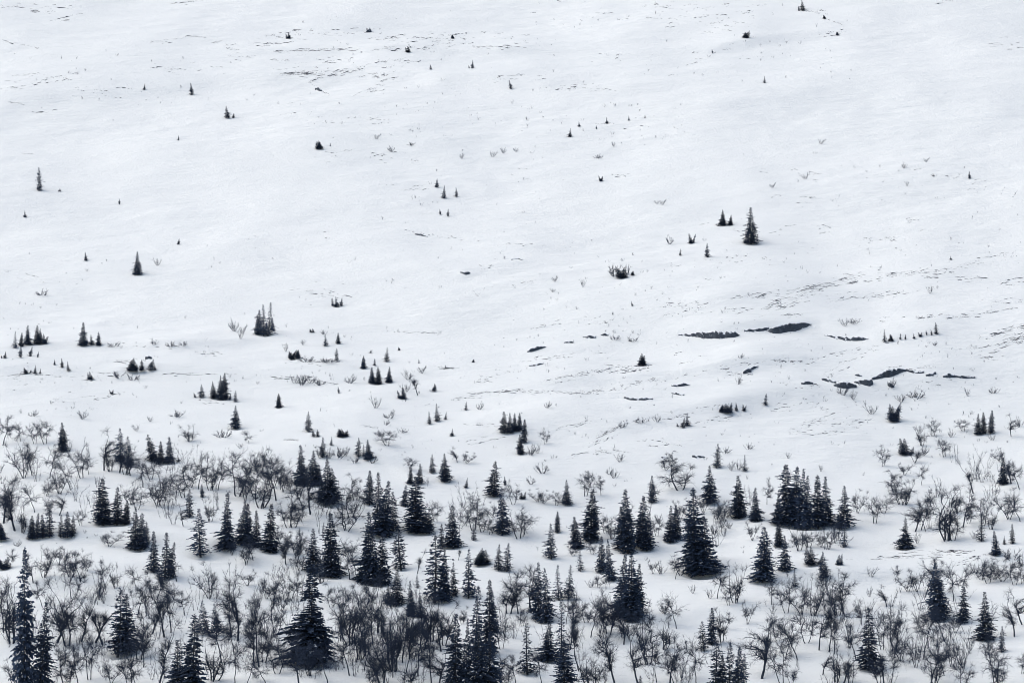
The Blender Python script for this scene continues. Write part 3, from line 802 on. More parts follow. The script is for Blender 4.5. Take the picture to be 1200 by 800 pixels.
# bare birches: foot x, foot y, height, crown width
BIRCHES = """
3 522 32 18,24 517 21 15,41 520 22 15,53 520 26 19,28 560 42 30,38 557 35 17,58 560 33 23,83 574 36 20,96 560 28 23,104 556 22 13,70 578 28 17,41 600 32 19,55 581 22 15,18 622 60 23,4 613 50 21,27 624 32 11,69 604 30 14,58 601 22 14,95 616 17 13
122 551 41 17,128 552 28 15,140 554 32 17,148 556 32 20,153 557 32 15,168 571 36 25,176 561 26 21,184 593 42 27,196 576 28 17,190 594 24 19,152 591 28 19,160 597 24 19,128 640 18 23,215 583 22 23,222 571 30 25,232 573 36 19,247 574 38 21,255 574 30 17,215 616 21 11,246 611 28 15,278 581 46 35,288 587 42 25,298 581 38 21,222 517 18 25,292 520 16 11
304 554 26 18,315 561 24 16,324 586 45 27,331 576 32 17,307 595 42 31,340 576 26 14,319 571 30 23,364 602 45 21,350 586 36 21,356 598 38 21,375 603 22 14,382 603 22 12,337 618 34 27,344 618 32 23,351 611 28 21,407 622 36 27,411 606 30 23,416 586 28 17,421 598 22 15,375 536 15 11,454 522 17 23,490 463 26 11,536 542 19 9,547 543 14 14,482 551 14 15,511 613 24 17,557 595 17 13,555 621 31 27,565 623 26 19,546 616 16 13,575 626 20 12,577 606 16 14,334 649 24 15,347 651 28 21,327 636 22 15,410 651 18 23
607 631 34 31,615 626 26 18,602 591 26 18,639 520 17 11,637 590 15 15,652 592 14 13,630 588 14 15,686 581 24 19,693 571 18 11,704 580 20 10,780 551 15 17,786 545 16 12,797 574 32 42,770 587 20 11,797 611 22 19,807 606 20 15,840 608 22 15,846 611 22 15,852 606 20 13,825 601 18 17,899 591 28 9,882 633 20 17,846 623 16 12,710 626 20 17,717 631 24 15,770 628 20 15,694 649 18 11,672 651 14 12
1129 505 13 15,1185 511 22 10,1080 522 22 13,1093 511 17 15,1072 542 17 21,1107 535 19 19,1035 546 22 17,1060 557 14 17,1080 568 20 13,1048 576 22 19,1056 591 30 23,1061 591 28 17,1141 578 34 15,1172 541 14 15,1185 566 30 15,1195 573 30 17,1005 601 26 17,1025 613 28 19,1035 601 18 19,1072 623 38 17,1079 621 36 19,1085 622 32 17,1095 603 28 13,1110 633 55 25,1117 633 32 19,1129 617 42 17,1120 601 30 15,1152 616 30 23,1162 620 24 15,1182 608 32 29,1196 611 32 21,936 645 30 19,947 641 26 19,963 641 20 13,971 643 18 13,982 633 20 15,1135 613 20 12
11 665 20 11,52 676 32 19,60 661 18 21,39 683 32 15,69 661 18 17,83 676 32 21,95 681 32 19,102 669 22 15,86 701 42 27,124 690 32 15,135 689 26 13,114 708 24 13,160 691 24 17,181 702 34 25,207 681 30 15,192 689 22 15,245 701 34 27,290 686 16 23,288 661 32 21,297 656 26 16,272 649 22 14,162 723 36 19,200 713 24 17,14 753 62 25,4 741 52 21,66 753 52 25,78 756 62 27,95 751 46 21,111 753 46 25,121 755 48 23,50 711 26 15,73 781 32 18,105 796 46 25,15 801 30 23,78 806 42 29,93 807 42 22,130 800 24 23,152 807 44 29,160 807 34 22,164 773 42 21,168 781 52 20,186 801 62 21,178 743 34 19,193 746 52 21,200 741 52 21,217 721 24 15,271 746 54 23,279 751 62 25,260 776 46 27,275 767 40 20,297 776 52 21,275 801 42 25,250 801 46 22,288 806 38 20,298 723 22 12
304 781 66 21,310 776 44 18,312 701 26 21,320 703 26 16,335 704 26 19,341 704 28 17,324 741 42 23,388 711 22 17,401 723 30 18,330 716 22 16,399 751 38 19,410 756 52 21,418 739 42 27,425 716 32 25,429 769 62 23,422 773 46 20,437 756 48 21,445 741 38 20,459 776 62 25,462 786 52 22,472 776 58 25,480 771 46 21,475 789 42 22,485 756 38 18,496 761 52 19,505 751 48 21,517 763 52 21,521 756 42 17,426 786 42 22,410 791 46 25,395 761 32 18,332 781 32 21,325 789 32 25,312 801 26 23,362 791 32 14,385 803 42 25,350 807 52 29,447 801 52 27,455 807 42 22,490 791 52 19,505 801 48 23,512 807 46 22,435 807 38 22,478 807 34 22,587 761 36 21,597 719 42 21,592 806 36 25,335 661 32 11,347 663 36 21,352 668 28 17,400 673 30 11,410 678 42 25,419 683 32 15,376 683 22 14,442 698 22 15,489 672 28 10,537 656 18 6,542 731 18 9
607 719 38 21,623 718 44 21,612 733 20 14,692 746 36 25,687 729 22 19,703 741 32 17,708 741 42 15,714 743 48 21,731 755 38 17,739 751 28 15,759 778 58 27,762 753 32 17,779 761 30 15,793 736 34 21,779 719 12 13,765 672 15 13,791 678 22 14,797 672 26 27,840 701 32 17,862 706 38 23,854 709 18 13,845 752 32 13,850 737 16 12,876 731 23 18,892 795 62 31,898 773 36 18,816 800 44 23,785 801 46 23,791 803 36 20,770 799 38 12,748 801 48 23,721 801 62 19,679 786 50 15,691 806 36 29,698 807 28 20,635 804 40 21,605 801 28 17,805 761 14 6,701 688 16 15,668 761 60 13,663 731 28 14,620 716 40 16
904 708 26 12,921 718 38 23,939 719 34 31,954 721 38 23,966 711 36 14,981 721 42 25,988 719 38 23,992 736 28 17,1009 731 24 12,971 763 52 14,978 766 42 15,960 761 44 19,946 753 36 29,935 773 42 25,912 751 22 15,921 767 30 15,903 753 26 16,916 801 42 25,928 805 24 20,964 790 24 13,980 799 36 15,988 801 34 19,996 801 32 17,1004 774 36 21,1030 801 32 15,1036 801 42 16,1045 799 38 15,1034 761 36 19,1045 751 36 23,1050 761 42 15,1055 774 32 23,1074 782 36 19,1082 771 50 27,1090 803 48 31,1096 804 38 22,1107 791 32 17,1116 781 40 21,1128 806 30 25,1085 696 36 21,1075 693 22 21,1064 693 20 21,1093 696 32 13,1118 704 38 23,1129 698 30 16,1049 680 16 9,1039 711 24 12,1150 679 22 16,1158 683 28 19,1166 679 24 21,1175 681 22 19,1189 685 28 17,1198 683 28 18,1189 746 42 17,1198 731 32 18,1107 752 32 19,1089 736 26 19,1080 741 28 18,1120 741 24 16,1161 779 30 15,1168 804 38 29,1173 806 32 22,1198 789 20 16
"""
# low leafless shrubs: foot x, foot y, height, width
SHRUBS = """
97 491 10 17,176 494 6 9,205 489 8 17,160 505 8 10,38 488 8 13,281 525 6 9,260 513 10 19,395 536 12 19,386 537 11 14,405 534 10 13,415 542 6 12,436 542 11 13,447 511 7 12,441 478 13 13,472 507 5 13,456 490 6 13,475 459 10 14,562 480 10 8,114 570 13 11
621 533 9 12,630 531 12 11,635 554 11 17,622 567 9 11,720 560 11 9,714 556 9 8,726 541 10 13,752 496 8 15,730 501 8 10,857 551 10 11,865 550 11 9,850 531 7 13,877 526 7 11,855 619 9 11,772 613 11 12,641 478 8 11,838 626 11 12
1022 485 10 16,1056 471 9 17,1072 467 10 19,1081 534 11 15,1075 637 13 9,1141 631 9 10,962 552 8 6,924 537 7 7,779 719 11 13,812 695 10 10,775 672 13 13,692 688 9 13,1020 675 11 13,1019 699 11 10,1143 671 11 12,1185 656 13 19,1199 663 16 14,1129 782 17 13,832 701 11 12,20 640 8 10,120 634 7 8
345 449 10 14,352 451 11 16,365 449 9 16,375 451 8 14,358 424 6 18,385 425 5 20,410 449 11 14,460 486 6 8,452 498 6 10,478 445 9 16,494 437 8 14,380 392 6 8,355 404 6 8,335 412 10 6
275 388 14 14,284 391 10 11,282 397 9 6,50 346 6 15,185 311 8 10,215 405 5 9,180 404 6 12,200 406 6 10,140 443 8 16,156 445 7 14,134 406 5 14
785 286 10 9,683 336 9 7,1000 379 6 14,990 382 8 12,1090 344 9 9,1095 405 5 8,988 463 14 14,1000 468 10 12,1044 455 13 9,1134 464 9 8,1165 461 8 12,1078 508 9 10,735 322 12 10,720 324 14 6
720 398 5 12,742 400 5 12,868 420 6 8,865 450 10 9,770 494 8 9,1195 500 12 9,1115 512 9 8,1163 516 7 10
441 163 6 9,459 178 7 10,480 171 4 10,541 186 6 8,577 184 7 9,590 180 7 9,605 178 5 8,719 172 6 6,905 220 5 9,944 210 6 9,962 169 6 9,1060 197 7 6,1063 218 6 6,1085 190 5 8,1095 207 4 7,700 186 5 10,776 240 6 9,770 239 4 7,650 330 6 10,648 342 4 7
"""
def parse(s):
    return [tuple(float(a) for a in e.split()) for line in s.strip().split('\n') for e in line.split(',') if e.strip()]
BIRCHES = parse(BIRCHES)
SHRUBS = parse(SHRUBS)

# rock outcrops: outline points across the picture (x, top y, bottom y), label
ROCKS = [
    ([(795,391,393),(806,390,394),(816,389,395),(828,388,397),(842,387,397),(855,387,396),(862,388,395),(867,391,393)], 'long flat black rock slab below the knoll, left of the two big ones'),
    ([(872,386,388),(882,385,389),(892,384,388),(901,382,386)], 'thin dark rock strip joining the two big slabs'),
    ([(900,386,388),(904,383,391),(914,380,390),(924,377,389),(934,377,387),(944,377,384),(951,378,380)], 'thick dark lens shaped rock, right of the two big slabs'),
    ([(966,392,393),(978,393,396),(990,394,399),(1002,394,400),(1012,394,399),(1018,396,397)], 'thin curved rock sliver right of the thick lens rock'),
    ([(618,410,413),(622,408,413),(630,405,410),(636,404,408),(640,405,407)], 'isolated dark boulder left of the knoll, tilted up to the right'),
    ([(1001,446,448),(1006,444,450),(1014,444,452),(1021,444,452),(1023,446,450)], 'blocky dark rock in the middle of the right outcrop'),
    ([(977,449,452),(984,447,455),(992,446,456),(999,448,455),(1004,451,454)], 'broken dark rock at the left of the right outcrop'),
    ([(1022,442,446),(1029,438,444),(1036,434,443),(1044,431,442),(1053,431,438),(1062,431,435)], 'largest slanting rock face of the right outcrop'),
    ([(1062,432,434),(1068,433,437),(1075,434,438),(1083,434,437)], 'jagged rock strip right of the largest outcrop face'),
    ([(1085,438,441),(1091,437,441),(1097,434,438)], 'short rock wedge at the right end of the jagged strip'),
    ([(1105,439,442),(1112,436,443),(1120,439,442),(1132,440,444),(1143,441,443)], 'low dark rock line farthest right of the right outcrop'),
    ([(939,447,450),(944,446,451),(953,447,450)], 'small snow speckled rock left of the right outcrop'),
    ([(963,442,445),(972,443,448),(980,446,449)], 'shallow rock edge just above the broken left rock'),
    ([(1002,438,440),(1006,437,441),(1010,439,441)], 'pebble sized dark rock above the blocky one'),
    ([(1040,447,449),(1044,449,455),(1048,451,454)], 'little rock spur under the largest outcrop face'),
    ([(731,464,466),(738,464,469),(746,466,469),(754,465,469),(765,466,468)], 'flat black rock edge on the middle right snow'),
    ([(787,450,453),(796,449,453),(804,448,452),(809,450,452)], 'upper of two short rock streaks in the middle right'),
    ([(787,459,461),(794,459,463),(802,461,463)], 'lower of two short rock streaks in the middle right'),
    ([(871,434,438),(877,430,437),(884,428,433),(889,427,429)], 'small steep rock nose below the long flat slab'),
    ([(661,400,402),(666,398,402),(672,400,402)], 'tiny rock right of the isolated tilted boulder'),
    ([(683,393,395),(690,392,397),(698,393,396)], 'speckled little rock between boulder and knoll'),
    ([(704,391,393),(708,390,394),(713,391,393)], 'tiny dark rock tip left of the knoll slabs'),
    ([(620,427,429),(628,426,429),(637,424,426)], 'thin rock edge just below the isolated tilted boulder'),
    ([(539,317,319),(543,318,322),(548,318,323),(551,318,320)], 'lone black boulder high on the empty centre slope'),
    ([(486,272,275),(491,273,276),(501,276,278)], 'small black rock above the lone centre boulder'),
    ([(599,303,305),(605,301,303),(612,303,305)], 'arched thin rock right of the lone centre boulder'),
    ([(811,532,535),(818,533,537),(826,534,536)], 'flat dark rock above the tangled leaning birch'),
    ([(775,534,536),(778,533,537),(781,535,537)], 'small dark rock left of the flat rock'),
    ([(170,418,421),(174,416,421),(178,417,420)], 'dark rock knob above the left shelf krummholz'),
    ([(429,36,38),(432,33,38),(435,35,38)], 'dark boulder on the topmost ledges left of centre'),
    ([(874,434,436),(878,436,439),(882,437,439)], 'rock chip under the steep rock nose'),
    ([(369,102,105),(373,102,107),(377,105,107)], 'dark rock at the lip of the high left ledges'),
]

# wind-scoured ledges where heath and rock edges show as dark dashes:
# (polyline, how many dashes, scatter up and down, dash length range, slant dy/dx)
LEDGES = {
    'dark heath dashes on the high ledges left of centre': [
        ([(318,61),(352,59),(392,59)], 26, 1.2, (6,16), -.02), ([(322,83),(345,88),(362,84)], 34, 3.5, (6,18), -.05),
        ([(364,96),(382,90),(400,83),(428,89)], 22, 1.5, (6,12), -.2), ([(300,54),(330,50)], 8, 2, (6,16), -.08),
        ([(372,72),(392,69)], 8, 4, (4,10), -.05), ([(300,46),(350,38),(430,36)], 26, 4, (3,12), -.03), ([(430,40),(470,46),(540,42)], 40, 5, (3,9), -.12),
        ([(440,60),(490,58),(545,50)], 36, 7, (3,10), -.1), ([(545,56),(620,56)], 14, 4, (4,14), .02), ([(440,74),(490,72)], 18, 5, (2,8), -.1),
        ([(435,86),(455,92),(440,100)], 14, 6, (2,8), -.1), ([(415,110),(438,107)], 6, 1.5, (4,8), -.3), ([(566,95),(600,90),(640,92)], 12, 3, (3,9), -.12),
        ([(365,98),(376,107)], 6, 1, (3,6), .5), ([(270,62),(300,66)], 8, 5, (3,8), .05), ([(315,72),(350,74)], 6, 2, (3,8), 0), ([(240,48),(270,55)], 6, 3, (3,9), -.05)],
    'faint heath dashes along the top left': [
        ([(0,8),(30,9),(60,13)], 26, 4, (3,14), .03), ([(50,25),(85,23)], 7, 1, (5,14), -.1), ([(0,46),(18,52)], 10, 2, (3,9), .2),
        ([(0,92),(60,94),(95,92)], 26, 7, (3,9), -.05), ([(0,107),(40,102)], 10, 3, (3,9), -.2), ([(85,108),(140,110)], 22, 6, (2,6), .1), ([(30,132),(58,129)], 6, 2, (3,8), -.05),
        ([(190,3),(225,3)], 12, 3, (3,9), -.1), ([(175,50),(200,48)], 6, 2, (3,8), -.1), ([(215,43),(238,43)], 4, 1, (5,10), 0), ([(160,82),(250,78)], 22, 8, (2,6), .1), ([(10,118),(30,120)], 5, 2, (3,6), .1), ([(20,178),(30,180)], 3, 2, (3,6), .1)],
    'thin heath scatter across the top centre and right': [
        ([(600,12),(700,20),(790,8)], 26, 14, (2,7), -.1), ([(640,104),(697,103)], 26, 3, (3,10), -.03), ([(560,40),(640,48)], 16, 6, (2,7), -.1), ([(800,10),(860,18),(900,10)], 34, 9, (2,6), -.1),
        ([(800,40),(850,28),(880,30)], 22, 7, (2,7), .1), ([(800,70),(840,60),(920,78)], 20, 9, (2,6), -.2), ([(936,8),(960,17),(985,26)], 22, 4, (2,6), .25), ([(960,40),(995,36)], 12, 3, (2,6), -.15),
        ([(1090,4),(1120,2)], 10, 2, (3,9), -.03), ([(1145,58),(1175,48),(1200,56)], 20, 5, (2,8), -.1), ([(760,30),(830,22)], 16, 8, (2,6), -.1), ([(690,70),(790,80)], 10, 8, (2,5), -.1)],
    'sparse stems dotting the empty upper slope': [
        ([(330,130),(390,142),(460,135)], 34, 8, (2,6), -.05), ([(350,186),(430,182),(490,190)], 26, 6, (2,5), -.1), ([(600,165),(700,150),(770,150)], 20, 12, (2,4), 0),
        ([(600,205),(680,210),(740,200)], 18, 8, (2,6), .05), ([(450,215),(500,222)], 14, 5, (2,5), .05), ([(470,270),(500,276),(560,284)], 22, 2, (2,6), .1), ([(570,284),(640,288)], 12, 3, (2,5), .05),
        ([(560,312),(640,345)], 14, 8, (2,5), 0), ([(880,205),(960,210)], 14, 12, (2,4), 0), ([(890,230),(950,235)], 16, 6, (2,6), 0), ([(1050,200),(1160,212)], 26, 12, (2,4), 0),
        ([(780,315),(860,310),(900,300)], 22, 12, (2,4), 0), ([(840,300),(870,302)], 10, 3, (2,5), 0), ([(820,262),(860,268)], 8, 4, (2,4), 0), ([(900,265),(1000,262),(1080,268)], 30, 8, (2,6), -.1), ([(370,330),(410,345)], 10, 8, (2,5), .1), ([(0,320),(60,330)], 12, 7, (2,5), .1), ([(350,270),(400,290)], 6, 8, (2,4), .1)],
    'long slanting heath dashes over the right hand knoll': [
        ([(735,364),(800,356),(880,347),(960,335),(1040,324),(1120,312),(1200,292)], 150, 4, (3,13), -.13), ([(760,372),(830,362),(870,366)], 36, 5, (3,9), -.12),
        ([(895,360),(920,348),(960,334),(1010,325)], 110, 6, (4,13), -.22), ([(960,350),(1000,348),(1040,346),(1075,342)], 46, 4, (4,12), -.18), ([(890,366),(940,354)], 36, 5, (4,10), -.28),
        ([(1010,322),(1070,320),(1140,326)], 46, 4, (4,14), -.03), ([(1110,372),(1150,366),(1185,362)], 36, 3.5, (4,12), -.1), ([(1150,354),(1200,350)], 12, 3, (4,11), -.08), ([(1175,330),(1200,322)], 16, 7, (3,10), -.2),
        ([(985,285),(1050,278),(1090,280)], 30, 6, (2,7), -.1), ([(1030,375),(1100,370)], 20, 4, (3,8), -.1), ([(905,373),(935,369)], 12, 2, (3,9), -.08), ([(680,378),(720,374)], 16, 4, (3,8), -.2), ([(615,384),(665,376)], 8, 2, (3,8), -.1)],
    'heath fan at the right border': [
        ([(1157,396),(1175,388),(1200,382)], 40, 3, (5,14), -.25), ([(1165,410),(1180,402),(1200,396)], 36, 4, (5,14), -.25), ([(1110,411),(1150,407)], 14, 1.5, (5,12), -.12), ([(1137,418),(1165,420)], 8, 2, (4,9), .05), ([(1175,400),(1200,391)], 22, 3, (5,12), -.15)],
    'dark dashes on the benches below the rock slabs': [
        ([(635,448),(660,443),(690,438),(745,434)], 50, 2.5, (4,12), -.14), ([(690,428),(745,431)], 22, 3, (4,12), -.03), ([(600,458),(640,461),(700,459)], 44, 3, (4,14), .01), ([(715,456),(745,448),(780,444)], 30, 3, (3,9), -.2),
        ([(800,440),(850,432),(880,424)], 24, 4, (3,9), -.2), ([(845,440),(872,436)], 10, 2, (3,8), -.1), ([(605,424),(640,420),(700,414)], 18, 3, (3,10), -.1), ([(900,420),(940,426),(960,420)], 26, 5, (2,7), -.05), ([(970,415),(1010,410),(1050,402)], 22, 3, (3,10), -.1), ([(900,422),(920,418)], 5, 1, (5,12), -.06),
        ([(965,434),(990,428)], 14, 6, (2,8), -.4), ([(1025,434),(1095,428)], 18, 3, (3,9), -.03), ([(905,455),(960,452)], 8, 6, (2,6), 0), ([(780,416),(860,425)], 12, 5, (3,8), -.1), ([(1070,448),(1140,446)], 12, 5, (2,6), 0)],
    'broken dashes on the lower right benches': [
        ([(935,498),(965,492),(1010,496)], 50, 6, (3,10), -.1), ([(925,506),(975,508)], 20, 2.5, (4,12), .04), ([(905,478),(960,472)], 22, 8, (2,7), -.1), ([(1020,655),(1060,650),(1100,643)], 24, 3, (5,16), -.03), ([(1090,648),(1145,642)], 22, 4, (5,16), -.03), ([(1015,653),(1050,652)], 6, 1, (8,16), 0),
        ([(1120,660),(1145,650)], 14, 4, (4,10), -.2), ([(700,512),(712,506),(730,500)], 22, 2, (4,10), -.4), ([(773,493),(785,489),(805,486)], 16, 1.2, (5,10), -.2), ([(650,504),(678,498)], 14, 2.5, (3,8), -.2),
        ([(695,530),(730,528)], 14, 4, (3,8), .1), ([(670,532),(708,529)], 14, 1.5, (4,9), -.08), ([(745,515),(785,520)], 16, 4, (3,8), 0), ([(812,497),(840,490),(885,486)], 22, 3, (3,10), -.1), ([(810,478),(840,476)], 8, 2, (3,9), -.2), ([(690,522),(705,516)], 8, 2, (3,7), -.5), ([(900,640),(1000,660)], 8, 8, (3,8), 0)],
    'dashes of heath over the centre left shelves': [
        ([(528,470),(548,462),(575,460),(600,459)], 34, 1.4, (5,12), -.08), ([(540,497),(565,498)], 10, 1, (5,12), .02), ([(545,520),(580,516)], 14, 3, (3,8), -.2), ([(330,424),(390,424)], 30, 2, (3,9), -.03), ([(310,443),(345,441)], 16, 1.5, (4,9), .05), ([(345,444),(380,448)], 26, 4, (3,9), .1),
        ([(560,446),(600,432)], 14, 2.5, (3,9), -.15), ([(505,430),(530,430)], 12, 1.5, (3,7), 0), ([(0,440),(30,439),(75,440)], 20, 1, (5,14), -.02), ([(190,438),(250,439)], 14, 1.5, (5,14), 0), ([(95,443),(140,440)], 14, 3, (3,8), .1), ([(135,424),(150,423)], 10, 1.5, (4,10), 0), ([(145,430),(180,430)], 16, 4, (3,7), .1),
        ([(110,469),(135,462)], 6, 1.5, (4,9), -.3), ([(230,415),(260,414)], 10, 1, (4,10), 0), ([(130,405),(220,406)], 16, 3, (3,7), .05), ([(415,498),(440,502)], 8, 2, (3,7), 0), ([(330,516),(345,515)], 8, 1, (2,5), 0), ([(340,340),(385,345)], 10, 4, (3,8), .1), ([(470,388),(490,390)], 6, 1.5, (2,5), 0), ([(495,390),(510,391)], 8, 1.5, (2,6), 0), ([(230,470),(255,475)], 8, 3, (3,7), .1), ([(0,450),(120,475)], 16, 12, (2,6), .05)],
}

# low brush between the birches, too tangled to count: region (x0, y0, x1, y1), how many
BRUSH = [(0, 690, 310, 812, 93), (300, 700, 530, 812, 80), (0, 515, 130, 612, 21), (150, 540, 345, 612, 24), (330, 590, 430, 690, 17), (480, 560, 620, 640, 9), (700, 590, 900, 640, 11), (920, 620, 1000, 650, 6), (580, 690, 720, 812, 24), (720, 720, 900, 812, 14), (900, 700, 1060, 812, 24), (1040, 680, 1200, 812, 31), (1040, 530, 1200, 640, 21)]
# single twigs and tufts scattered over the open snow
TUFTS = [(0, 440, 600, 540, 126), (600, 440, 1200, 560, 144), (0, 380, 600, 450, 90), (560, 560, 1200, 700, 90), (0, 600, 600, 700, 54), (300, 0, 700, 130, 81), (700, 0, 1000, 100, 72), (0, 60, 300, 150, 45), (320, 120, 640, 200, 72), (640, 120, 800, 170, 39), (420, 200, 640, 350, 54), (640, 280, 900, 350, 63), (850, 180, 1200, 300, 81), (900, 280, 1200, 360, 54), (0, 280, 420, 400, 54), (600, 360, 900, 470, 108), (900, 380, 1200, 520, 126)]
# ------------------------------------------------------------------ labels
ORD = ['', 'second ', 'third ', 'fourth ', 'fifth ', 'sixth ', 'seventh ', 'eighth ', 'ninth ', 'tenth ', 'eleventh ', 'twelfth ', 'thirteenth ', 'fourteenth ', 'fifteenth ', 'sixteenth ']
NUM = ['no', 'one', 'two', 'three', 'four', 'five', 'six', 'seven', 'eight', 'nine']
LAND = []                    # (x, y, phrase) landmarks in the picture
for phrase, trees in SPRUCES:
    LAND.append((sum(t[0] for t in trees) / len(trees), sum((t[1] + t[2]) / 2 for t in trees) / len(trees), phrase))

def near_labels(items, noun, size):
    """items: (x, y centre, h, w). Label each by the landmark it stands beside and its rank there."""
    bins = {}
    for k, (x, y, h, w) in enumerate(items):
        j = min(range(len(LAND)), key=lambda q: (LAND[q][0] - x) ** 2 + (LAND[q][1] - y) ** 2)
        dx, dy = x - LAND[j][0], y - LAND[j][1]
        if abs(dx) > abs(dy):
            d = 'right of' if dx > 0 else 'left of'
        else:
            d = 'below' if dy > 0 else 'above'
        a = size(h, w)
        bins.setdefault((j, d), []).append((math.hypot(dx, dy), k, a))
    out = [None] * len(items)
    for (j, d), L in bins.items():
        L.sort()
        for r, (_, k, a) in enumerate(L):
            out[k] = f"{a} {noun}, {ORD[r]}nearest {d} {LAND[j][2]}"
    return out

def tagit(o, label, cat, group=None):
    o['label'] = label
    o['category'] = cat
    if group:
        o['group'] = group

# ------------------------------------------------------------------ spruces
def place_spruces():
    R = random.Random(5)
    flat = []
    for phrase, trees in SPRUCES:
        order = sorted(range(len(trees)), key=lambda i: trees[i][0])
        for i, t in enumerate(trees):
            n = len(trees)
            if n == 1:
                lab = phrase
                if 'spruce' not in lab:
                    lab = 'spruce, ' + lab
                if len(lab.split()) < 4:
                    lab = lab + ' in snow'
            else:
                r = order.index(i)
                pos = 'leftmost' if r == 0 else 'rightmost' if r == n - 1 else ORD[r].strip() + ' from left'
                lab = f'spruce, {pos} of {NUM[n]} among the {phrase}' if not phrase.startswith('row of') else f'spruce, {pos} in the {phrase}'
            flat.append((t, lab))
    pos, mpp = ground_at([f[0][0] for f in flat], [f[0][1] for f in flat])
    for ((x, yb, yt, w, kind), lab), p, mp in zip(flat, pos, mpp):
        hm = (yb - yt) * mp; wm = w * mp
        pool = SAPLING if kind == 'm' else SPRUCE[kind]
        pr = pool[R.randrange(len(pool))]
        sz = hm / pr['h']
        sxy = wm / pr['w'] * (1.2 if kind == 'm' else 1.08)
        lim = (0.6, 1.75)
        sxy = min(max(sxy, sz * lim[0]), sz * lim[1])
        rot = (R.uniform(-.04, .04), R.gauss(0, .045), R.uniform(0, 6.28))
        if kind == 'm':
            rot = (R.uniform(-.1, .1), R.uniform(-.22, .22), rot[2])
        if lab.startswith('spruce') and 'leaning knot' in lab and 'leftmost' in lab:
            rot = (0, -0.28, R.uniform(0, 6))
        if kind == 'm' or (yb - yt) < 18:
            o = link('spruce', pr['whole'])
        else:
            o = link('spruce', None)
            for part in ('trunk', 'crown', 'snow_load'):
                if part in pr:
                    c = link(part, pr[part], o)
                    if part == 'snow_load':
                        c['kind'] = 'stuff'        # dabs too small to pick apart
        o.location = p - np.array([0, 0, 0.05])
        o.rotation_euler = rot
        o.scale = (sxy, sxy, sz)
        tagit(o, lab, 'spruce tree', 'spruce trees on the snowy slope')
    return pos, np.array([max(.35, .5 * f[0][3] * m) for f, m in zip(flat, mpp)])
SPOTS, RADII = place_spruces()

def sink_snow():
    """wind hollows under the spruces with a low drift banked on the uphill side"""
    me = bpy.data.objects['snow_ground'].data
    V = np.empty(len(me.vertices) * 3, dtype=np.float32)
    me.vertices.foreach_get('co', V)
    V = V.reshape(len(YS), len(XS), 3)
    for (x, y, z), r in zip(SPOTS, RADII):
        i0, i1 = np.searchsorted(XS, (x - 4 * r, x + 4 * r)); j0, j1 = np.searchsorted(YS, (y - 5 * r, y + 6 * r))
        sub = V[j0:j1, i0:i1]
        dx = (sub[:, :, 0] - x) / r; dy = (sub[:, :, 1] - y) / r
        sub[:, :, 2] -= min(.45, .22 * r + .05) * np.exp(-(dx ** 2 + (dy + .3) ** 2) / 1.1)
        sub[:, :, 2] += min(.4, .2 * r) * np.exp(-((dx - .8) / 1.3) ** 2 - ((dy - 2.2) / 1.1) ** 2)
    me.vertices.foreach_set('co', V.ravel())
    me.update()
sink_snow()

# ------------------------------------------------------------------ birches and shrubs
def place_birches():
    R = random.Random(9)
    labs = near_labels([(x, y - h / 2, h, w) for x, y, h, w in BIRCHES], 'bare birch',
                       lambda h, w: 'tall' if h >= 42 else 'broad' if w >= h * 0.98 else 'slim' if w < h * 0.55 else 'small' if h < 20 else 'twiggy')
    pos, mpp = ground_at([b[0] for b in BIRCHES], [b[1] for b in BIRCHES])
    for (x, y, h, w), p, mp, lab in zip(BIRCHES, pos, mpp, labs):
        rt = w / h
        cand = sorted(BIRCH, key=lambda b: abs(math.log((b['w'] / b['h']) / rt)) + R.uniform(0, .55))
        pr = cand[R.randrange(2)]
        sz = h * mp / pr['h'] * (1.22 if y > 690 else 1.1)
        sxy = min(max(w * mp / pr['w'] * 1.12, sz * 0.62), sz * 1.6)
        o = link('birch', None)
        link('trunk', pr['trunk'], o)
        link('crown', pr['crown'], o)
        # turn so that the crown hangs to either side, mirrored half of the time
        o.location = p - np.array([0, 0, 0.03])
        o.rotation_euler = (R.uniform(-.05, .05), R.uniform(-.08, .08), R.choice([0, math.pi]) + R.uniform(-.5, .5))
        o.scale = (sxy, sxy, sz)
        tagit(o, lab, 'birch tree', 'bare birches on the lower slope')
place_birches()

def place_shrubs():
    R = random.Random(19)
    labs = near_labels([(x, y - h / 2, h, w) for x, y, h, w in SHRUBS], 'leafless shrub',
                       lambda h, w: 'flat' if w > 1.7 * h else 'upright' if h > w else 'low')
    pos, mpp = ground_at([b[0] for b in SHRUBS], [b[1] for b in SHRUBS])
    for (x, y, h, w), p, mp, lab in zip(SHRUBS, pos, mpp, labs):
        rt = w / h
        cand = sorted(SHRUB, key=lambda b: abs(math.log((b['w'] / b['h']) / rt)) + R.uniform(0, .4))
        pr = cand[0]
        sz = h * mp / pr['h']
        sxy = min(max(w * mp / pr['w'], sz * 0.5), sz * 2.0)
        o = link('willow_shrub', pr['whole'])
        o.location = p
        o.rotation_euler = (0, R.uniform(-.1, .1), R.uniform(0, 6.28))
        o.scale = (sxy, sxy, sz)
        tagit(o, lab, 'shrub', 'leafless shrubs on the snow')
place_shrubs()

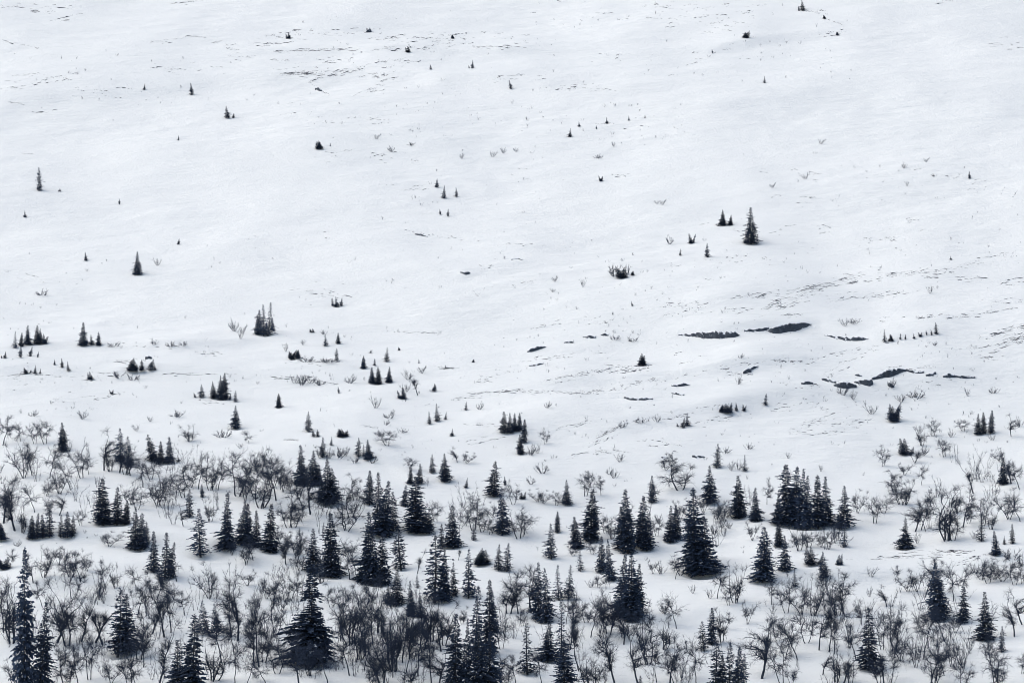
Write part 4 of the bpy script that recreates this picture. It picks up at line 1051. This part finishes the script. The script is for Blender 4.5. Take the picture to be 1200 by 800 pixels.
# ------------------------------------------------------------------ rock outcrops
def place_rocks():
    for k, (outline, lab) in enumerate(ROCKS):
        R = random.Random(300 + k)
        xs = np.array([o[0] for o in outline], float)
        tp = np.array([o[1] for o in outline], float)
        bt = np.array([o[2] for o in outline], float)
        n = max(8, int((xs[-1] - xs[0]) / 1.2))
        u = np.linspace(xs[0], xs[-1], n)
        def nse(f, ph):
            return perlin(u * f + ph, u * 0 + 0.37 + k, 40 + k)
        vb = np.interp(u, xs, bt) + 0.5 * nse(.21, .3) + 0.25 * nse(.7, 2.)
        vt = np.interp(u, xs, tp) + 0.8 * nse(.17, 5.) + 0.7 * nse(.55, 7.)
        foot, mp = ground_at(u, vb)
        foot[:, 1] = np.convolve(np.pad(foot[:, 1], 2, 'edge'), np.ones(5) / 5, 'valid')
        foot[:, 2] = G(foot[:, 0], foot[:, 1])
        hgt = np.maximum((vb - vt) * mp, 0.04)
        # the band of rock: foot below the snow, face rising uphill, rounded top running back into the slope
        rows = [(-0.35, -0.45), (0.0, 0.0), (0.08, 0.22), (0.10, 0.42), (0.19, 0.62), (0.24, 0.82), (0.42, 0.97), (0.8, 1.02), (1.5, 0.98), (2.6, 0.4)]
        V = []
        for j, (back, up) in enumerate(rows):
            n1 = nse(.30, j * .35 + 11.); n2 = nse(.9, j * .8 + 23.); n3 = nse(.45, j * .3 + 31.)
            for i in range(n):
                e = min(1.0, 4.0 * min(i, n - 1 - i) / n + 0.05) * min(1.2, hgt[i])
                V.append((foot[i, 0] + 0.10 * e * n2[i],
                          foot[i, 1] + back * (0.5 + 0.6 * hgt[i]) + (0.34 * n1[i] + 0.12 * n2[i]) * e,
                          foot[i, 2] + up * hgt[i] * 1.03 + (0.14 * n3[i] + .03 * n2[i]) * e * (1 if 1 < j < 8 else .2) - (0.03 if j == 1 else 0)))
        c = np.array([foot[:, 0].mean(), foot[:, 1].mean(), foot[:, 2].mean()])
        V = [tuple(np.array(p) - c) for p in V]
        Fc = []
        for j in range(len(rows) - 1):
            for i in range(n - 1):
                a = j * n + i
                Fc += [(a, a + 1, a + n + 1), (a, a + n + 1, a + n)]
        # close the back and the two ends
        top = (len(rows) - 1) * n
        for i in range(n - 1):
            Fc += [(top + i, top + i + 1, i + 1), (top + i, i + 1, i)]
        Fc.append(tuple(j * n for j in range(len(rows)))[::1])
        Fc.append(tuple(j * n + n - 1 for j in range(len(rows)))[::-1])
        o = link('rock', mesh_from('rock', V, Fc, M['rock'], True))
        o.location = c
        tagit(o, lab, 'rock', 'rocks showing through the snow')
place_rocks()

# ------------------------------------------------------------------ dark dashes of heath and ledge edges
def place_ledges():
    R = random.Random(77)
    for lab, bands in LEDGES.items():
        segs = []
        for poly, n, sc, (l0, l1), slant in bands:
            px = [p[0] for p in poly]
            cum = [0.0]
            for a, b in zip(poly[:-1], poly[1:]):
                cum.append(cum[-1] + math.hypot(b[0] - a[0], b[1] - a[1]))
            left = int(n * (1.9 if 'high ledges' in lab else 1.05 if 'knoll' in lab else 1.4))
            while left > 0:
                s = R.uniform(0, cum[-1])
                x = float(np.interp(s, cum, px)); y = float(np.interp(s, cum, [p[1] for p in poly])) + R.gauss(0, sc * .6)
                sl = slant + R.gauss(0, .06)
                for _c in range(R.choice([1, 1, 2, 3, 4])):         # dashes follow one another along the same edge
                    L = (l0 + (l1 - l0) * R.random() ** 1.8) * 1.1
                    segs.append((x - L / 2, y - sl * L / 2, x + L / 2, y + sl * L / 2, L))
                    x += L * R.uniform(.85, 1.35); y += sl * L + R.gauss(0, .5)
                    sl += R.gauss(0, .05)
                    left -= 1
        m = 5
        us = []; vs2 = []
        for x0, y0, x1, y1, L in segs:
            ph = R.uniform(-1, 1)
            for i in range(m):
                f = i / (m - 1)
                us.append(x0 + (x1 - x0) * f); vs2.append(y0 + (y1 - y0) * f + ph * 0.09 * L * math.sin(f * 3.1) + R.gauss(0, .25))
        P, mp = ground_at(us, vs2)
        V = []; Fc = []
        for k, (x0, y0, x1, y1, L) in enumerate(segs):
            th = (0.12 + 0.66 * R.random() ** 2.2) * (1.2 if L > 8 else 1.0) * mp[k * m]       # height of the dash, about one photo pixel
            pts = P[k * m:(k + 1) * m].copy()
            for i in range(m):
                e = (0.1 if i in (0, m - 1) else R.uniform(0.15, 1.25))
                b = len(V)
                p = pts[i]
                dx = R.uniform(-.03, .03)
                V += [(p[0] + dx, p[1] - 0.05, p[2] - 0.04), (p[0] + dx + R.uniform(-.06, .06), p[1] + R.uniform(0, .06), p[2] + th * e), (p[0] - dx, p[1] + 0.22, p[2] - 0.02)]
                if i:
                    c = b - 3
                    Fc += [(c, b, b + 1, c + 1), (c + 1, b + 1, b + 2, c + 2), (c + 2, b + 2, b, c)]
            # a few stems standing out of the dash
            for q in range(R.randint(1, 4)):
                i = R.randrange(m)
                p = pts[i]
                b = len(V)
                h = th * R.uniform(0.9, 2.2); lx = R.uniform(-.5, .5) * h
                V += [(p[0] - .03, p[1], p[2] - .02), (p[0] + .03, p[1], p[2] - .02), (p[0] + lx, p[1] + R.uniform(-.1, .1), p[2] + h), (p[0], p[1] + .05, p[2] - .02)]
                Fc += [(b, b + 1, b + 2), (b + 1, b + 3, b + 2), (b + 3, b, b + 2)]
        o = link('dwarf_heath', mesh_from('dwarf_heath', V, Fc, M['heath']))
        o['kind'] = 'stuff'
        o['label'] = lab
        o['category'] = 'heath'
place_ledges()

# ------------------------------------------------------------------ tangled brush and lone twigs
def place_brush():
    R = random.Random(404)
    def twig_plant(V, Fc, p, h, w, n, thick):
        def seg(a, b, r0, r1):
            d = unit(b - a); s = np.cross(d, (0.2, 0.95, 0.1)); s = s / (np.linalg.norm(s) + 1e-9); q = np.cross(d, s)
            k = len(V)
            for c in range(3):
                t = 2.094 * c
                V.append(a + r0 * (math.cos(t) * s + math.sin(t) * q))
            V.append(b)
            Fc.extend([(k, k + 1, k + 3), (k + 1, k + 2, k + 3), (k + 2, k, k + 3)])
        for i in range(n):
            az = R.uniform(0, 6.28); o = R.uniform(0, .35) * w
            a = p + np.array([math.cos(az) * o, math.sin(az) * o, -.05])
            d = unit(np.array([math.cos(az) * w * .45, math.sin(az) * w * .45, h * R.uniform(.6, 1.1)]) + np.array([R.gauss(0, .12), R.gauss(0, .12), 0]) * h)
            L = h * R.uniform(.55, 1.05)
            m = a + d * L * .5
            d2 = unit(d + np.array([R.gauss(0, .25), R.gauss(0, .25), R.gauss(0, .12)]))
            e = m + d2 * L * .5
            seg(a, m, thick, thick * .8); seg(m, e, thick * .75, 0)
            for _ in range(R.randint(6, 10) + int(h * 3)):
                f = R.uniform(.25, 1)
                q = a + (m - a) * f * 2 if f < .5 else m + (e - m) * (f - .5) * 2
                dd = unit(d2 * .7 + np.array([R.gauss(0, .5), R.gauss(0, .5), R.gauss(.1, .35)]))
                seg(q, q + dd * min(L, 1.6) * R.uniform(.15, .36), thick * .5, 0)
    for regions, name, lab, hr, nn, th in (
            (BRUSH, 'birch_undergrowth', 'tangled thin birch brush between the trees of the lower slope', (1.0, 4.4), (3, 7), .024),
            (TUFTS, 'twig_tufts', 'lone twigs and tufts poking through the open snow', (.12, .6), (2, 6), .013)):
        us = []; vv = []
        for x0, y0, x1, y1, n in regions:
            c = [(R.uniform(x0, x1), R.uniform(y0, y1)) for _ in range(max(3, n // 4))]
            for _ in range(n):
                if R.random() < .55:
                    q = R.choice(c); us.append(q[0] + R.gauss(0, 9)); vv.append(q[1] + R.gauss(0, 4))
                else:
                    us.append(R.uniform(x0, x1)); vv.append(R.uniform(y0, y1))
        P, mp = ground_at(us, vv)
        V = []; Fc = []
        for p in P:
            h = hr[0] + ((hr[1] if name != 'birch_undergrowth' or p[1] < 765 else 3.0) - hr[0]) * R.random() ** (1.3 if name == 'birch_undergrowth' else 1.6)
            twig_plant(V, Fc, p, h, h * R.uniform(.3, 1.1) * (1 if h < 2 else .6), R.randint(*nn), th)
        o = link(name, mesh_from(name, V, Fc, M['birch_twig']))
        o['kind'] = 'stuff'
        o['label'] = lab
        o['category'] = 'brush'
place_brush()
